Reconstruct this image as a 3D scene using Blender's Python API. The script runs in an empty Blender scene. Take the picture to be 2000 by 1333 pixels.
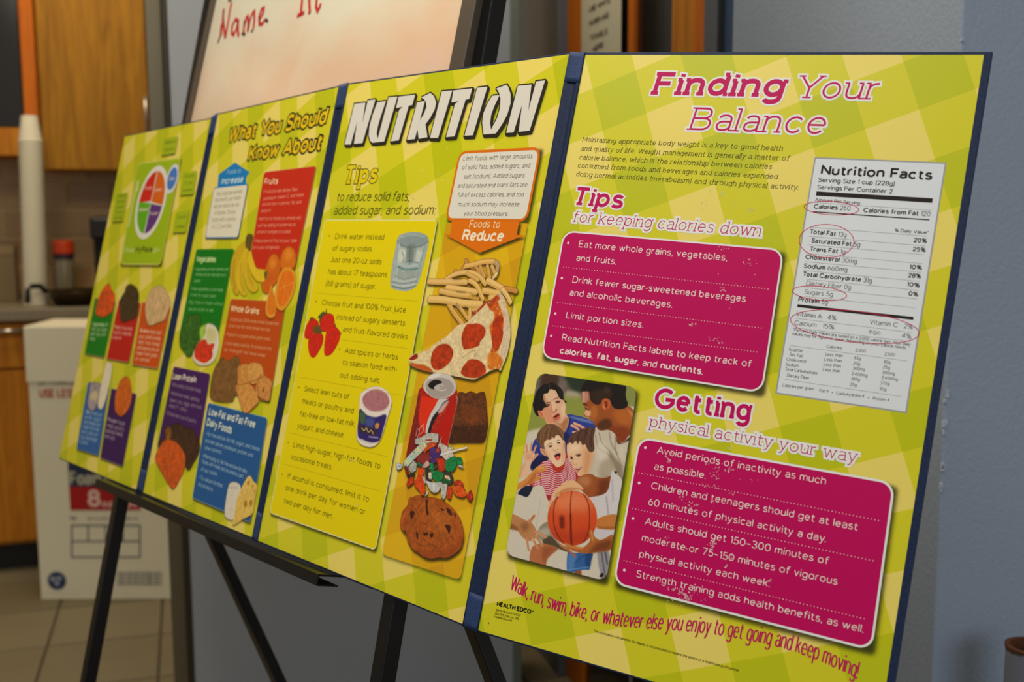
import bpy, bmesh, math, random
import numpy as np
from mathutils import Vector, Matrix
from mathutils.geometry import delaunay_2d_cdt
random.seed(7); RNG = np.random.default_rng(7)
SC = bpy.context.scene; COL = SC.collection

# ------------------------------------------------------------ camera, world, lights, exposure
CAM = np.array([0.0, 0.0, 1.26])                      # eye height above the floor
F = 2165.592                                          # focal length for a 2000 px wide frame
R = np.array([[0.99998935, -0.00461529, 0.0], [-0.00057217, -0.12397039, 0.99228586], [-0.00457969, -0.99227518, -0.12397171]])
cd = bpy.data.cameras.new('camera'); cam = bpy.data.objects.new('camera', cd); COL.objects.link(cam)
cd.sensor_width = 36; cd.lens = F * 36 / 2000; cd.clip_start = 0.02
mx = Matrix([[R[i][0], -R[i][1], -R[i][2], CAM[i]] for i in range(3)] + [[0, 0, 0, 1]]); cam.matrix_world = mx
cd.dof.use_dof = True; cd.dof.focus_distance = 1.08; cd.dof.aperture_fstop = 5.6
SC.camera = cam
SC.view_settings.view_transform = 'Standard'; SC.view_settings.look = 'None'
SC.view_settings.gamma = 1; SC.view_settings.use_curve_mapping = False
SC.view_settings.exposure = 0.30
W = bpy.data.worlds.new('room_ambience'); SC.world = W; W.use_nodes = True
W.node_tree.nodes['Background'].inputs[0].default_value = (1.0, 0.95, 0.88, 1)
W.node_tree.nodes['Background'].inputs[1].default_value = 0.30
def area(name, loc, size, power, color, target=None):
    l = bpy.data.lights.new(name, 'AREA'); l.shape = 'RECTANGLE'; l.size, l.size_y = size; l.energy = power; l.color = color
    o = bpy.data.objects.new(name, l); COL.objects.link(o); o.location = loc
    if target is not None:
        o.rotation_euler = (Vector(target) - Vector(loc)).to_track_quat('-Z', 'Y').to_euler()
    return o
# fluorescent troffers set in the ceiling
area('ceiling_lamp', (-0.75, 0.55, 2.68), (0.6, 1.2), 27, (1.0, 0.93, 0.80))
area('ceiling_lamp', (-1.35, 3.15, 2.68), (0.6, 0.9), 19, (1.0, 0.84, 0.60))
area('ceiling_lamp', (-0.25, 1.9, 2.68), (0.3, 0.9), 9, (1.0, 0.93, 0.80))
area('ceiling_lamp', (-3.75, 3.95, 2.68), (0.45, 0.6), 6, (1.0, 0.90, 0.72))
# added blue fill behind the camera to the right, aimed at the wall corner
area('blue_fill', (1.6, -1.8, 1.9), (1.6, 1.2), 20, (0.70, 0.84, 1.0), (0.5, 1.4, 1.2))

# ------------------------------------------------------------ helpers
def lin(c):
    c = np.asarray(c, float) / 255.0
    return np.where(c <= 0.04045, c / 12.92, ((c + 0.055) / 1.055) ** 2.4)
MATS = {}
def nodes(name):
    m = bpy.data.materials.new(name); m.use_nodes = True
    nt = m.node_tree; b = nt.nodes['Principled BSDF']
    return m, nt, b
def mat(c, rough=0.5, metal=0.0, spec=0.4, noise=0.0, nscale=40.0, bump=0.0, name='paint'):
    key = (tuple(c), rough, metal, spec, noise, nscale, bump)
    if key in MATS: return MATS[key]
    m, nt, b = nodes(name)
    col = tuple(lin(c)) + (1,)
    b.inputs['Base Color'].default_value = col; b.inputs['Roughness'].default_value = rough
    b.inputs['Metallic'].default_value = metal; b.inputs['Specular IOR Level'].default_value = spec
    if noise or bump:
        tc = nt.nodes.new('ShaderNodeTexCoord'); n = nt.nodes.new('ShaderNodeTexNoise')
        n.inputs['Scale'].default_value = nscale; n.inputs['Detail'].default_value = 6
        nt.links.new(tc.outputs['Object'], n.inputs['Vector'])
        if noise:
            mixn = nt.nodes.new('ShaderNodeMix'); mixn.data_type = 'RGBA'
            mixn.inputs['A'].default_value = tuple(v * (1 - noise) for v in col[:3]) + (1,)
            mixn.inputs['B'].default_value = tuple(min(1, v * (1 + noise)) for v in col[:3]) + (1,)
            nt.links.new(n.outputs['Fac'], mixn.inputs['Factor']); nt.links.new(mixn.outputs['Result'], b.inputs['Base Color'])
        if bump:
            bp = nt.nodes.new('ShaderNodeBump'); bp.inputs['Strength'].default_value = bump; bp.inputs['Distance'].default_value = 0.002
            nt.links.new(n.outputs['Fac'], bp.inputs['Height']); nt.links.new(bp.outputs['Normal'], b.inputs['Normal'])
    MATS[key] = m
    return m
def wood(c1, c2, axis='Z', scale=3.0, name='oak'):
    m, nt, b = nodes(name)
    tc = nt.nodes.new('ShaderNodeTexCoord'); mp = nt.nodes.new('ShaderNodeMapping')
    mp.inputs['Scale'].default_value = {'Z': (14, 14, 1.1), 'X': (1.1, 14, 14)}[axis]
    n = nt.nodes.new('ShaderNodeTexNoise'); n.inputs['Scale'].default_value = scale; n.inputs['Detail'].default_value = 8; n.inputs['Distortion'].default_value = 1.2
    cr = nt.nodes.new('ShaderNodeValToRGB'); cr.color_ramp.elements[0].color = tuple(lin(c1)) + (1,); cr.color_ramp.elements[1].color = tuple(lin(c2)) + (1,)
    cr.color_ramp.elements[0].position = 0.3; cr.color_ramp.elements[1].position = 0.7
    for a, d in ((tc.outputs['Object'], mp.inputs['Vector']), (mp.outputs['Vector'], n.inputs['Vector']), (n.outputs['Fac'], cr.inputs['Fac']), (cr.outputs['Color'], b.inputs['Base Color'])): nt.links.new(a, d)
    b.inputs['Roughness'].default_value = 0.55; b.inputs['Specular IOR Level'].default_value = 0.25
    return m
def attr_mat():                                        # printed inks: colour and coverage come from the mesh's ink attribute
    m, nt, b = nodes('printed_ink')
    a = nt.nodes.new('ShaderNodeAttribute'); a.attribute_name = 'ink'
    t = nt.nodes.new('ShaderNodeBsdfTransparent'); mix = nt.nodes.new('ShaderNodeMixShader')
    nt.links.new(a.outputs['Color'], b.inputs['Base Color']); b.inputs['Roughness'].default_value = 0.45; b.inputs['Specular IOR Level'].default_value = 0.3
    nt.links.new(a.outputs['Alpha'], mix.inputs[0]); nt.links.new(t.outputs[0], mix.inputs[1]); nt.links.new(b.outputs[0], mix.inputs[2])
    nt.links.new(mix.outputs[0], nt.nodes['Material Output'].inputs[0])
    return m
INK = attr_mat()
def ginghammat(name, cols, off):                       # woven-check print: two crossing families of bands, 46 mm wide, turned 24 degrees
    m, nt, b = nodes(name)
    uv = nt.nodes.new('ShaderNodeUVMap'); uv.uv_map = 'mm'
    sep = nt.nodes.new('ShaderNodeSeparateXYZ'); nt.links.new(uv.outputs[0], sep.inputs[0])
    def mth(op, a, bb=None):
        n = nt.nodes.new('ShaderNodeMath'); n.operation = op
        for i, v in enumerate((a, bb)):
            if v is None: continue
            if isinstance(v, (int, float)): n.inputs[i].default_value = v
            else: nt.links.new(v, n.inputs[i])
        return n.outputs[0]
    ca, sa = math.cos(math.radians(24)), math.sin(math.radians(24))
    x = mth('SUBTRACT', sep.outputs[0], 75.4); y = mth('SUBTRACT', sep.outputs[1], 57.7)
    s = mth('SUBTRACT', mth('DIVIDE', mth('SUBTRACT', mth('MULTIPLY', x, ca), mth('MULTIPLY', y, sa)), 46.0), off[0])
    t = mth('SUBTRACT', mth('DIVIDE', mth('ADD', mth('MULTIPLY', x, sa), mth('MULTIPLY', y, ca)), 46.0), off[1])
    band = []
    for v in (s, t):
        fr = mth('FRACT', mth('MULTIPLY', v, 0.5)); band.append(mth('GREATER_THAN', fr, 0.5))
    tot = mth('DIVIDE', mth('ADD', band[0], band[1]), 2.0)
    cr = nt.nodes.new('ShaderNodeValToRGB'); cr.color_ramp.interpolation = 'CONSTANT'
    e = cr.color_ramp.elements; e[0].position = 0; e[1].position = 0.75; e2 = e.new(0.25)
    for el, c in zip((e[0], e2, e[2] if len(e) > 2 else e[1]), cols): pass
    els = sorted(cr.color_ramp.elements, key=lambda q: q.position)
    for el, c in zip(els, cols): el.color = tuple(lin(c)) + (1,)
    nt.links.new(tot, cr.inputs['Fac']); nt.links.new(cr.outputs['Color'], b.inputs['Base Color'])
    # linen emboss of the laminate
    tx = nt.nodes.new('ShaderNodeTexNoise'); tx.inputs['Scale'].default_value = 1.6; tx.inputs['Detail'].default_value = 3
    mp = nt.nodes.new('ShaderNodeMapping'); mp.inputs['Scale'].default_value = (0.5, 1.4, 1); nt.links.new(uv.outputs[0], mp.inputs[0]); nt.links.new(mp.outputs[0], tx.inputs['Vector'])
    bp = nt.nodes.new('ShaderNodeBump'); bp.inputs['Strength'].default_value = 0.12; bp.inputs['Distance'].default_value = 0.0004
    nt.links.new(tx.outputs['Fac'], bp.inputs['Height']); nt.links.new(bp.outputs['Normal'], b.inputs['Normal'])
    b.inputs['Roughness'].default_value = 0.42; b.inputs['Specular IOR Level'].default_value = 0.35
    return m

def obj(name, verts, faces, m, parent=None, smooth=False):
    me = bpy.data.meshes.new(name); me.from_pydata([tuple(v) for v in verts], [], faces)
    if m is not None: me.materials.append(m)
    if smooth: me.shade_smooth()
    o = bpy.data.objects.new(name, me); COL.objects.link(o)
    if parent is not None: o.parent = parent
    return o
def tag(o, label=None, cat=None, group=None, kind=None):
    if label: o['label'] = label
    if cat: o['category'] = cat
    if group: o['group'] = group
    if kind: o['kind'] = kind
    return o
def thing(name, label, cat, group=None):
    o = bpy.data.objects.new(name, None); o.empty_display_size = 0.05; COL.objects.link(o)
    return tag(o, label, cat, group)
class MB:                                              # gathers simple solids into one mesh
    def __init__(s): s.v = []; s.f = []
    def add(s, v, f):
        n = len(s.v); s.v += [tuple(p) for p in v]; s.f += [tuple(i + n for i in q) for q in f]
    def obox(s, c, ax, ay, az, hx, hy, hz):            # oriented box
        c = np.array(c, float); A = [np.array(a, float) for a in (ax, ay, az)]
        v = [c + A[0] * sx * hx + A[1] * sy * hy + A[2] * sz * hz for sz in (-1, 1) for sy in (-1, 1) for sx in (-1, 1)]
        s.add(v, [(0, 2, 3, 1), (4, 5, 7, 6), (0, 1, 5, 4), (2, 6, 7, 3), (0, 4, 6, 2), (1, 3, 7, 5)])
    def bar(s, a, b, w, d, side):                      # rectangular bar from a to b; side = direction of its width
        a = np.array(a, float); b = np.array(b, float); z = b - a; L = np.linalg.norm(z); z /= L
        x = np.array(side, float); x = x - z * (x @ z); x /= np.linalg.norm(x); y = np.cross(z, x)
        s.obox((a + b) / 2, x, y, z, w / 2, d / 2, L / 2)
    def lathe(s, base, prof, n=24):                    # prof: (radius, height) list
        b = np.array(base, float); v = []; f = []
        for r, h in prof:
            for i in range(n):
                a = 2 * math.pi * i / n; v.append(b + [r * math.cos(a), r * math.sin(a), h])
        for j in range(len(prof) - 1):
            for i in range(n):
                f.append((j * n + i, j * n + (i + 1) % n, (j + 1) * n + (i + 1) % n, (j + 1) * n + i))
        f.append(tuple(range(n - 1, -1, -1))); f.append(tuple((len(prof) - 1) * n + i for i in range(n)))
        s.add(v, f)
    def tube(s, pts, r, n=10):
        P = [np.array(p, float) for p in pts]; v = []; f = []
        for i, p in enumerate(P):
            t = P[min(i + 1, len(P) - 1)] - P[max(i - 1, 0)]; t /= np.linalg.norm(t)
            a = np.cross(t, [0.3, 0.2, 0.93]); a /= np.linalg.norm(a); b2 = np.cross(t, a)
            for k in range(n):
                q = 2 * math.pi * k / n; v.append(p + r * (a * math.cos(q) + b2 * math.sin(q)))
        for i in range(len(P) - 1):
            for k in range(n): f.append((i * n + k, i * n + (k + 1) % n, (i + 1) * n + (k + 1) % n, (i + 1) * n + k))
        f.append(tuple(range(n - 1, -1, -1))); f.append(tuple((len(P) - 1) * n + k for k in range(n)))
        s.add(v, f)
    def build(s, name, m, parent=None, bevel=0.0, smooth=False):
        o = obj(name, s.v, s.f, m, parent, smooth)
        if bevel:
            b = o.modifiers.new('bevel', 'BEVEL'); b.width = bevel; b.segments = 2; b.limit_method = 'ANGLE'
        return o
def ray(x, y):
    d = R @ np.array([(x - 1000) / F, (y - 666.5) / F, 1.0]); return d
class Surf:                                            # a flat face standing in the room; u, v in millimetres on it, v downwards
    def __init__(s, O, U, V):
        s.O = np.array(O, float); s.U = np.array(U, float); s.U /= np.linalg.norm(s.U)
        V = np.array(V, float); s.V = V - s.U * (V @ s.U); s.V /= np.linalg.norm(s.V)
        s.N = np.cross(s.V, s.U); 
        if s.N @ (CAM - s.O) < 0: s.N = -s.N
    def P(s, u, v, h=0.0): return s.O + s.U * (u / 1000) + s.V * (v / 1000) + s.N * (h / 1000)
    def dig(s, x, y):                                  # where a measured sight line meets the face
        d = ray(x, y); p = CAM + d * ((s.N @ (s.O - CAM)) / (s.N @ d)) - s.O
        return np.array([p @ s.U, p @ s.V]) * 1000
    def hit(s, x, y, h=0.0): u, v = s.dig(x, y); return s.P(u, v, h)
    def off(s, h): return Surf(s.O + s.N * h / 1000, s.U, s.V)
    def scale(s, x, y):                                # picture px per mm down the face at that spot
        u, v = s.dig(x, y); q = []
        for dv in (-1, 1):
            p = R.T @ (s.P(u, v + dv) - CAM); q.append(p[:2] / p[2] * F)
        return np.linalg.norm(q[1] - q[0]) / 2
# ------------------------------------------------------------ 2-D outlines on a face
def S2(txt): return [tuple(float(a) for a in p.split(',')) for p in txt.split()]
def fr(Fm, pts):                                       # from a magnified detail's own units to measured coordinates
    if isinstance(pts, str): pts = S2(pts)
    return [(Fm[0] + x / Fm[2], Fm[1] + y / Fm[2]) for x, y in pts]
def inset(q, w):                                       # shrink a convex outline by w mm
    q = [np.array(p, float) for p in q]; n = len(q); out = []
    c = sum(q) / n
    L = []
    for i in range(n):
        a, b = q[i], q[(i + 1) % n]; d = b - a; d /= np.linalg.norm(d); nn = np.array([-d[1], d[0]])
        if nn @ (c - a) < 0: nn = -nn
        L.append((a + nn * w, d))
    for i in range(n):
        (p, d), (r, e) = L[i - 1], L[i]
        t = np.linalg.solve(np.array([d, -e]).T, r - p)[0]; out.append(p + d * t)
    return out
def rounded(q, r, seg=6):
    q = [np.array(p, float) for p in q]; n = len(q); out = []
    rr = r if isinstance(r, (list, tuple)) else [r] * n
    for i in range(n):
        a, b, c = q[i - 1], q[i], q[(i + 1) % n]; r_ = rr[i]
        if r_ <= 0: out.append(b); continue
        p0 = b + (a - b) / np.linalg.norm(a - b) * r_; p1 = b + (c - b) / np.linalg.norm(c - b) * r_
        for k in range(seg + 1):
            t = k / seg * math.pi / 2; s_, c_ = math.sin(t), math.cos(t)
            out.append(p0 * 1.0 + (b - p0) * s_ + (p1 - b) * (1 - c_))
    return out
HS = .4                                                # thickness scale of the printed layers
def flat(S, name, pts, h, m, parent, uvmap=False):
    h = h * HS
    o = obj(name, [S.P(p[0], p[1], h) for p in pts], [tuple(range(len(pts)))], m, parent)
    if uvmap:
        l = o.data.uv_layers.new(name='mm')
        for lp in o.data.loops: l.data[lp.index].uv = (pts[lp.vertex_index][0], pts[lp.vertex_index][1])
    return o
def strip(S, pts, w, h, out, ext=0.0):                 # ribbon of width w along mm points, into (verts, faces)
    P = [np.array(p, float) for p in pts]
    P = [P[0]] + [P[i] for i in range(1, len(P)) if np.linalg.norm(P[i] - P[i - 1]) > 1e-4]
    n = len(P)
    if n < 2: return
    for i in range(1, n - 1):                          # hairpin corners become two overlapping pen strokes
        a, b = P[i] - P[i - 1], P[i + 1] - P[i]
        if a @ b < -.15 * np.linalg.norm(a) * np.linalg.norm(b):
            e = max(w * .28, ext); ta = a / np.linalg.norm(a); tb = b / np.linalg.norm(b)
            strip(S, P[:i] + [P[i] + ta * (e - ext)], w, h, out, ext); strip(S, [P[i] - tb * (e - ext)] + P[i + 1:], w, h, out, ext)
            return
    closed = np.linalg.norm(P[0] - P[-1]) < 1e-3 and n > 3
    if closed: P = P[:-1]; n -= 1
    T = []
    m = n if closed else n - 1
    for i in range(m):
        d = P[(i + 1) % n] - P[i]; T.append(d / np.linalg.norm(d))
    if ext and not closed: P[0] = P[0] - T[0] * ext; P[-1] = P[-1] + T[-1] * ext
    v = []
    for i in range(n):
        if closed: a, b = T[i - 1], T[i]
        else: a = T[max(i - 1, 0)]; b = T[min(i, m - 1)]
        na, nb = np.array([-a[1], a[0]]), np.array([-b[1], b[0]]); nn = na + nb; L = np.linalg.norm(nn)
        nn = na if L < 0.3 else nn / L
        k = min(1 / max(nn @ na, 0.35), 1.4)
        v += [P[i] + nn * k * w / 2, P[i] - nn * k * w / 2]
    base = len(out[0]); out[0].extend(S.P(p[0], p[1], h * HS) for p in v)
    for i in range(m):
        j = (i + 1) % n; out[1].append((base + 2 * i, base + 2 * i + 1, base + 2 * j + 1, base + 2 * j))
def disc(S, c, r, h, out, n=8):
    base = len(out[0]); out[0].extend(S.P(c[0] + r * math.cos(2 * math.pi * k / n), c[1] + r * math.sin(2 * math.pi * k / n), h * HS) for k in range(n))
    out[1].append(tuple(range(base, base + n)))

class Flat2:                                          # stand-in face that keeps outlines in plain 2-D
    @staticmethod
    def P(u, v, h=0): return (u, v)
def union(S, polys, h, out):                           # merge overlapping pen strokes into one clean flat shape
    if not polys[0]: return
    V = [Vector(p) for p in polys[0]]
    ed = sorted({tuple(sorted((f[i], f[(i + 1) % len(f)]))) for f in polys[1] for i in range(len(f))})
    r = delaunay_2d_cdt(V, ed, [], 0, 1e-5, False); b = len(out[0])
    vv = np.array([(p.x, p.y) for p in r[0]]); tri = [f for f in r[2] if len(f) == 3]
    if not tri: return
    c = np.array([vv[list(f)].mean(0) for f in tri]); ok = np.zeros(len(c), bool); A = np.array(polys[0])
    for f in polys[1]:
        q = A[list(f)]; lo = q.min(0); hi = q.max(0); m = (c[:, 0] >= lo[0]) & (c[:, 0] <= hi[0]) & (c[:, 1] >= lo[1]) & (c[:, 1] <= hi[1]) & ~ok
        if not m.any(): continue
        x, y = c[m, 0], c[m, 1]; ins = np.zeros(len(x), bool)
        for (ax, ay), (bx, by) in zip(q, np.roll(q, -1, 0)):
            if ay == by: continue
            ins ^= ((y > min(ay, by)) & (y <= max(ay, by))) & (ax + (y - ay) * (bx - ax) / (by - ay) < x)
        ok[np.nonzero(m)[0][ins]] = True
    out[0].extend(S.P(p[0], p[1], h * HS) for p in vv); out[1].extend(tuple(b + i for i in f) for f, o in zip(tri, ok) if o)

# ------------------------------------------------------------ lettering: single-line letter skeletons given a pen width, with optional slab serifs
G = {}
def gl(ch, w, path, serif=''):
    G[ch] = (w, path, S2(serif.replace(';', ' ')) if False else [tuple(map(float, s.split())) for s in serif.split(';') if s.strip()])
gl('a', .44, 'M.05 .58Q.08 .7 .24 .7Q.44 .7 .44 .46L.44 0|M.44 .4L.23 .4Q.02 .4 .02 .2Q.02 0 .21 0Q.44 0 .44 .22', '.44 0 0 .1')
gl('b', .48, 'M0 1L0 0|E.24 .35 .24 .35 0 360', '0 1 .1 0')
gl('c', .45, 'E.25 .35 .25 .35 42 318')
gl('d', .48, 'M.48 1L.48 0|E.24 .35 .24 .35 0 360', '.48 1 .1 0;.48 0 0 .1')
gl('e', .49, 'M.01 .37L.49 .37|E.25 .35 .245 .35 3 318')
gl('f', .32, 'M.12 0L.12 .76Q.12 1 .3 1L.37 .985|M0 .68L.31 .68', '.12 0 .1 .12')
gl('g', .48, 'E.24 .35 .24 .35 0 360|M.48 .7L.48 -.06Q.48 -.3 .24 -.3Q.09 -.3 .04 -.19', '.48 .7 0 .1')
gl('h', .44, 'M0 1L0 0|M0 .42Q0 .7 .24 .7Q.44 .7 .44 .44L.44 0', '0 1 .1 0;0 0 .09 .09;.44 0 .09 .09')
gl('i', .0, 'M0 .7L0 0|D0 .95', '0 .7 .1 0;0 0 .1 .1')
gl('j', .1, 'M.12 .7L.12 -.1Q.12 -.3 -.06 -.3|D.12 .95', '.12 .7 .1 0')
gl('k', .42, 'M0 1L0 0|M.39 .7L.0 .27|M.14 .41L.42 0', '0 1 .1 0;0 0 .08 .08;.42 0 .06 .08;.39 .7 .06 .08')
gl('l', .0, 'M0 1L0 0', '0 1 .1 0;0 0 .1 .1')
gl('m', .74, 'M0 .7L0 0|M0 .45Q0 .7 .2 .7Q.37 .7 .37 .47L.37 0|M.37 .45Q.37 .7 .57 .7Q.74 .7 .74 .47L.74 0', '0 .7 .1 0;0 0 .08 .08;.37 0 .06 .06;.74 0 .08 .08')
gl('n', .44, 'M0 .7L0 0|M0 .42Q0 .7 .24 .7Q.44 .7 .44 .44L.44 0', '0 .7 .1 0;0 0 .09 .09;.44 0 .09 .09')
gl('o', .52, 'E.26 .35 .26 .35 0 360')
gl('p', .48, 'M0 .7L0 -.3|E.24 .35 .24 .35 0 360', '0 .7 .1 0;0 -.3 .1 .1')
gl('q', .48, 'M.48 .7L.48 -.3|E.24 .35 .24 .35 0 360', '.48 -.3 .1 .1')
gl('r', .27, 'M0 .7L0 0|M0 .42Q.02 .7 .28 .69', '0 .7 .1 0;0 0 .1 .12')
gl('s', .38, 'M.36 .6Q.3 .7 .19 .7Q.02 .7 .02 .53Q.02 .4 .19 .37Q.39 .33 .39 .18Q.39 0 .19 0Q.05 0 0 .1')
gl('t', .3, 'M.11 .92L.11 .2Q.11 0 .26 0L.33 .02|M0 .68L.31 .68')
gl('u', .44, 'M0 .7L0 .26Q0 0 .21 0Q.44 0 .44 .28|M.44 .7L.44 0', '0 .7 .1 0;.44 .7 .1 0;.44 0 0 .1')
gl('v', .46, 'M0 .7L.23 0L.46 .7', '0 .7 .08 .08;.46 .7 .08 .08')
gl('w', .72, 'M0 .7L.18 0L.36 .68L.54 0L.72 .7', '0 .7 .08 .08;.72 .7 .08 .08')
gl('x', .42, 'M0 .7L.42 0|M.42 .7L0 0', '0 .7 .08 .08;.42 .7 .08 .08;0 0 .08 .08;.42 0 .08 .08')
gl('y', .46, 'M0 .7L.23 0|M.46 .7L.17 -.17Q.12 -.31 0 -.29', '0 .7 .08 .08;.46 .7 .08 .08')
gl('z', .42, 'M.02 .7L.4 .7L0 0L.42 0')
gl('A', .72, 'M0 0L.36 1L.72 0|M.13 .32L.59 .32')
gl('B', .6, 'M0 0L0 1L.32 1Q.55 1 .55 .77Q.55 .54 .32 .53L0 .53|M.32 .53Q.6 .52 .6 .27Q.6 0 .33 0L0 0', '0 1 .1 0;0 0 .1 0')
gl('C', .72, 'E.42 .5 .42 .5 46 314')
gl('D', .68, 'M0 0L0 1L.25 1Q.68 .98 .68 .5Q.68 .02 .25 0L0 0')
gl('E', .52, 'M.5 1L0 1L0 0L.52 0|M0 .52L.45 .52')
gl('F', .5, 'M.5 1L0 1L0 0|M0 .5L.43 .5', '0 1 .1 0;0 0 .1 .1')
gl('G', .8, 'E.42 .5 .42 .5 46 335|M.44 .46L.8 .46L.8 .2', '')
gl('H', .62, 'M0 0L0 1|M.62 0L.62 1|M0 .51L.62 .51')
gl('I', .0, 'M0 0L0 1')
gl('J', .4, 'M.4 1L.4 .28Q.4 0 .18 0Q.04 0 0 .12')
gl('K', .58, 'M0 0L0 1|M.55 1L0 .4|M.18 .58L.58 0')
gl('L', .46, 'M0 1L0 0L.46 0')
gl('M', .74, 'M0 0L0 1L.37 .3L.74 1L.74 0', '0 0 .06 .06;.74 0 .06 .06')
gl('N', .62, 'M0 0L0 1L.62 0L.62 1')
gl('O', .84, 'E.42 .5 .42 .5 0 360')
gl('P', .54, 'M0 0L0 1L.3 1Q.56 1 .56 .74Q.56 .46 .3 .46L0 .46')
gl('R', .57, 'M0 0L0 1L.3 1Q.56 1 .56 .74Q.56 .47 .3 .47L0 .47|M.3 .47L.58 0')
gl('S', .52, 'M.49 .86Q.42 1 .27 1Q.03 1 .03 .75Q.03 .57 .27 .52Q.54 .46 .54 .25Q.54 0 .27 0Q.06 0 0 .15')
gl('T', .6, 'M0 1L.6 1|M.3 1L.3 0', '.3 0 .12 .12;0 .93 0 0')
gl('U', .6, 'M0 1L0 .35Q0 0 .3 0Q.6 0 .6 .35L.6 1')
gl('V', .66, 'M0 1L.33 0L.66 1')
gl('W', 1.0, 'M0 1L.25 0L.5 .97L.75 0L1 1')
gl('Y', .66, 'M0 1L.33 .45L.66 1|M.33 .45L.33 0', '0 1 .09 .09;.66 1 .09 .09;.33 0 .12 .12')
gl('0', .54, 'E.27 .5 .27 .5 0 360')
gl('1', .16, 'M0 .84L.16 1L.16 0')
gl('2', .48, 'M.02 .78Q.06 1 .25 1Q.47 1 .47 .75Q.47 .58 .3 .38L0 0L.49 0')
gl('3', .48, 'M.03 .85Q.09 1 .24 1Q.45 1 .45 .76Q.45 .54 .2 .54|M.2 .54Q.49 .54 .49 .27Q.49 0 .23 0Q.05 0 0 .16')
gl('4', .54, 'M.4 0L.4 1L0 .28L.54 .28')
gl('5', .48, 'M.43 1L.08 1L.04 .52Q.12 .62 .25 .62Q.49 .62 .49 .32Q.49 0 .23 0Q.06 0 0 .14')
gl('6', .5, 'E.25 .31 .25 .31 0 360|M.03 .4Q.06 .75 .32 1')
gl('7', .48, 'M0 1L.48 1L.14 0')
gl('8', .48, 'E.24 .76 .21 .24 0 360|E.24 .27 .25 .27 0 360')
gl('9', .5, 'E.25 .69 .25 .31 0 360|M.47 .6Q.44 .25 .18 0')
gl('.', .0, 'd0 0'); gl(',', .04, 'M.04 .06L0 -.16'); gl(':', .0, 'd0 0|d0 .6'); gl(';', .04, 'd.04 .6|M.04 .06L0 -.16')
gl('-', .24, 'M0 .36L.24 .36'); gl('–', .4, 'M0 .38L.4 .38'); gl('(', .14, 'M.16 1.1Q-.06 .42 .16 -.26'); gl(')', .14, 'M0 1.1Q.22 .42 0 -.26')
gl('%', .78, 'E.16 .78 .16 .22 0 360|E.62 .22 .16 .22 0 360|M.14 0L.64 1')
gl('!', .0, 'M0 1L0 .28|d0 0'); gl('•', .12, 'B.06 .42'); gl('*', .24, 'M.12 1L.12 .7|M0 .92L.24 .78|M0 .78L.24 .92')
gl('“', .18, 'M.02 1L0 .8|M.18 1L.16 .8'); gl('”', .18, 'M.02 1L0 .8|M.18 1L.16 .8')
gl('®', .24, 'E.12 .85 .14 .16 0 360|M.08 .78L.08 .92L.16 .9L.08 .85L.17 .78'); gl('©', .8, 'E.4 .45 .45 .45 0 360|E.4 .45 .2 .22 45 315')
import re
def nums(s): return [float(a) for a in re.findall(r'-?\d*\.?\d+', s)]
PATHS = {}
def strokes(ch):
    if ch in PATHS: return PATHS[ch]
    out = []
    for sub in G[ch][1].split('|'):
        pts = []
        for c, a in re.findall(r'([MLQEDdB])([^MLQEDdB]*)', sub):
            a = nums(a)
            if c in 'ML': pts.append((a[0], a[1]))
            elif c == 'Q':
                p = pts[-1]
                for k in range(1, 6):
                    t = k / 5; pts.append(((1 - t) ** 2 * p[0] + 2 * t * (1 - t) * a[0] + t * t * a[2], (1 - t) ** 2 * p[1] + 2 * t * (1 - t) * a[1] + t * t * a[3]))
            elif c == 'E':
                n = max(6, int(abs(a[5] - a[4]) / 20))
                pts += [(a[0] + a[2] * math.cos(math.radians(a[4] + (a[5] - a[4]) * k / n)), a[1] + a[3] * math.sin(math.radians(a[4] + (a[5] - a[4]) * k / n))) for k in range(n + 1)]
            else: out.append((c, [(a[0], a[1])])); pts = None; break
        if pts: out.append(('s', pts))
    PATHS[ch] = out
    return out
KERN = {'LT': -.16, 'Yo': -.12, 'Av': -.08, 'Wa': -.08, 'Fa': -.06, 'To': -.12, 'Tr': -.1, 'ry': -.05, 'ty': -.04, 'wa': -.03, 'va': -.03, 'y.': -.1, 'y,': -.1, 'r.': -.08, 'r,': -.08, 'AL': 0, '7-': -.1, 'LC': -.04, '2,': -.02}
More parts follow.
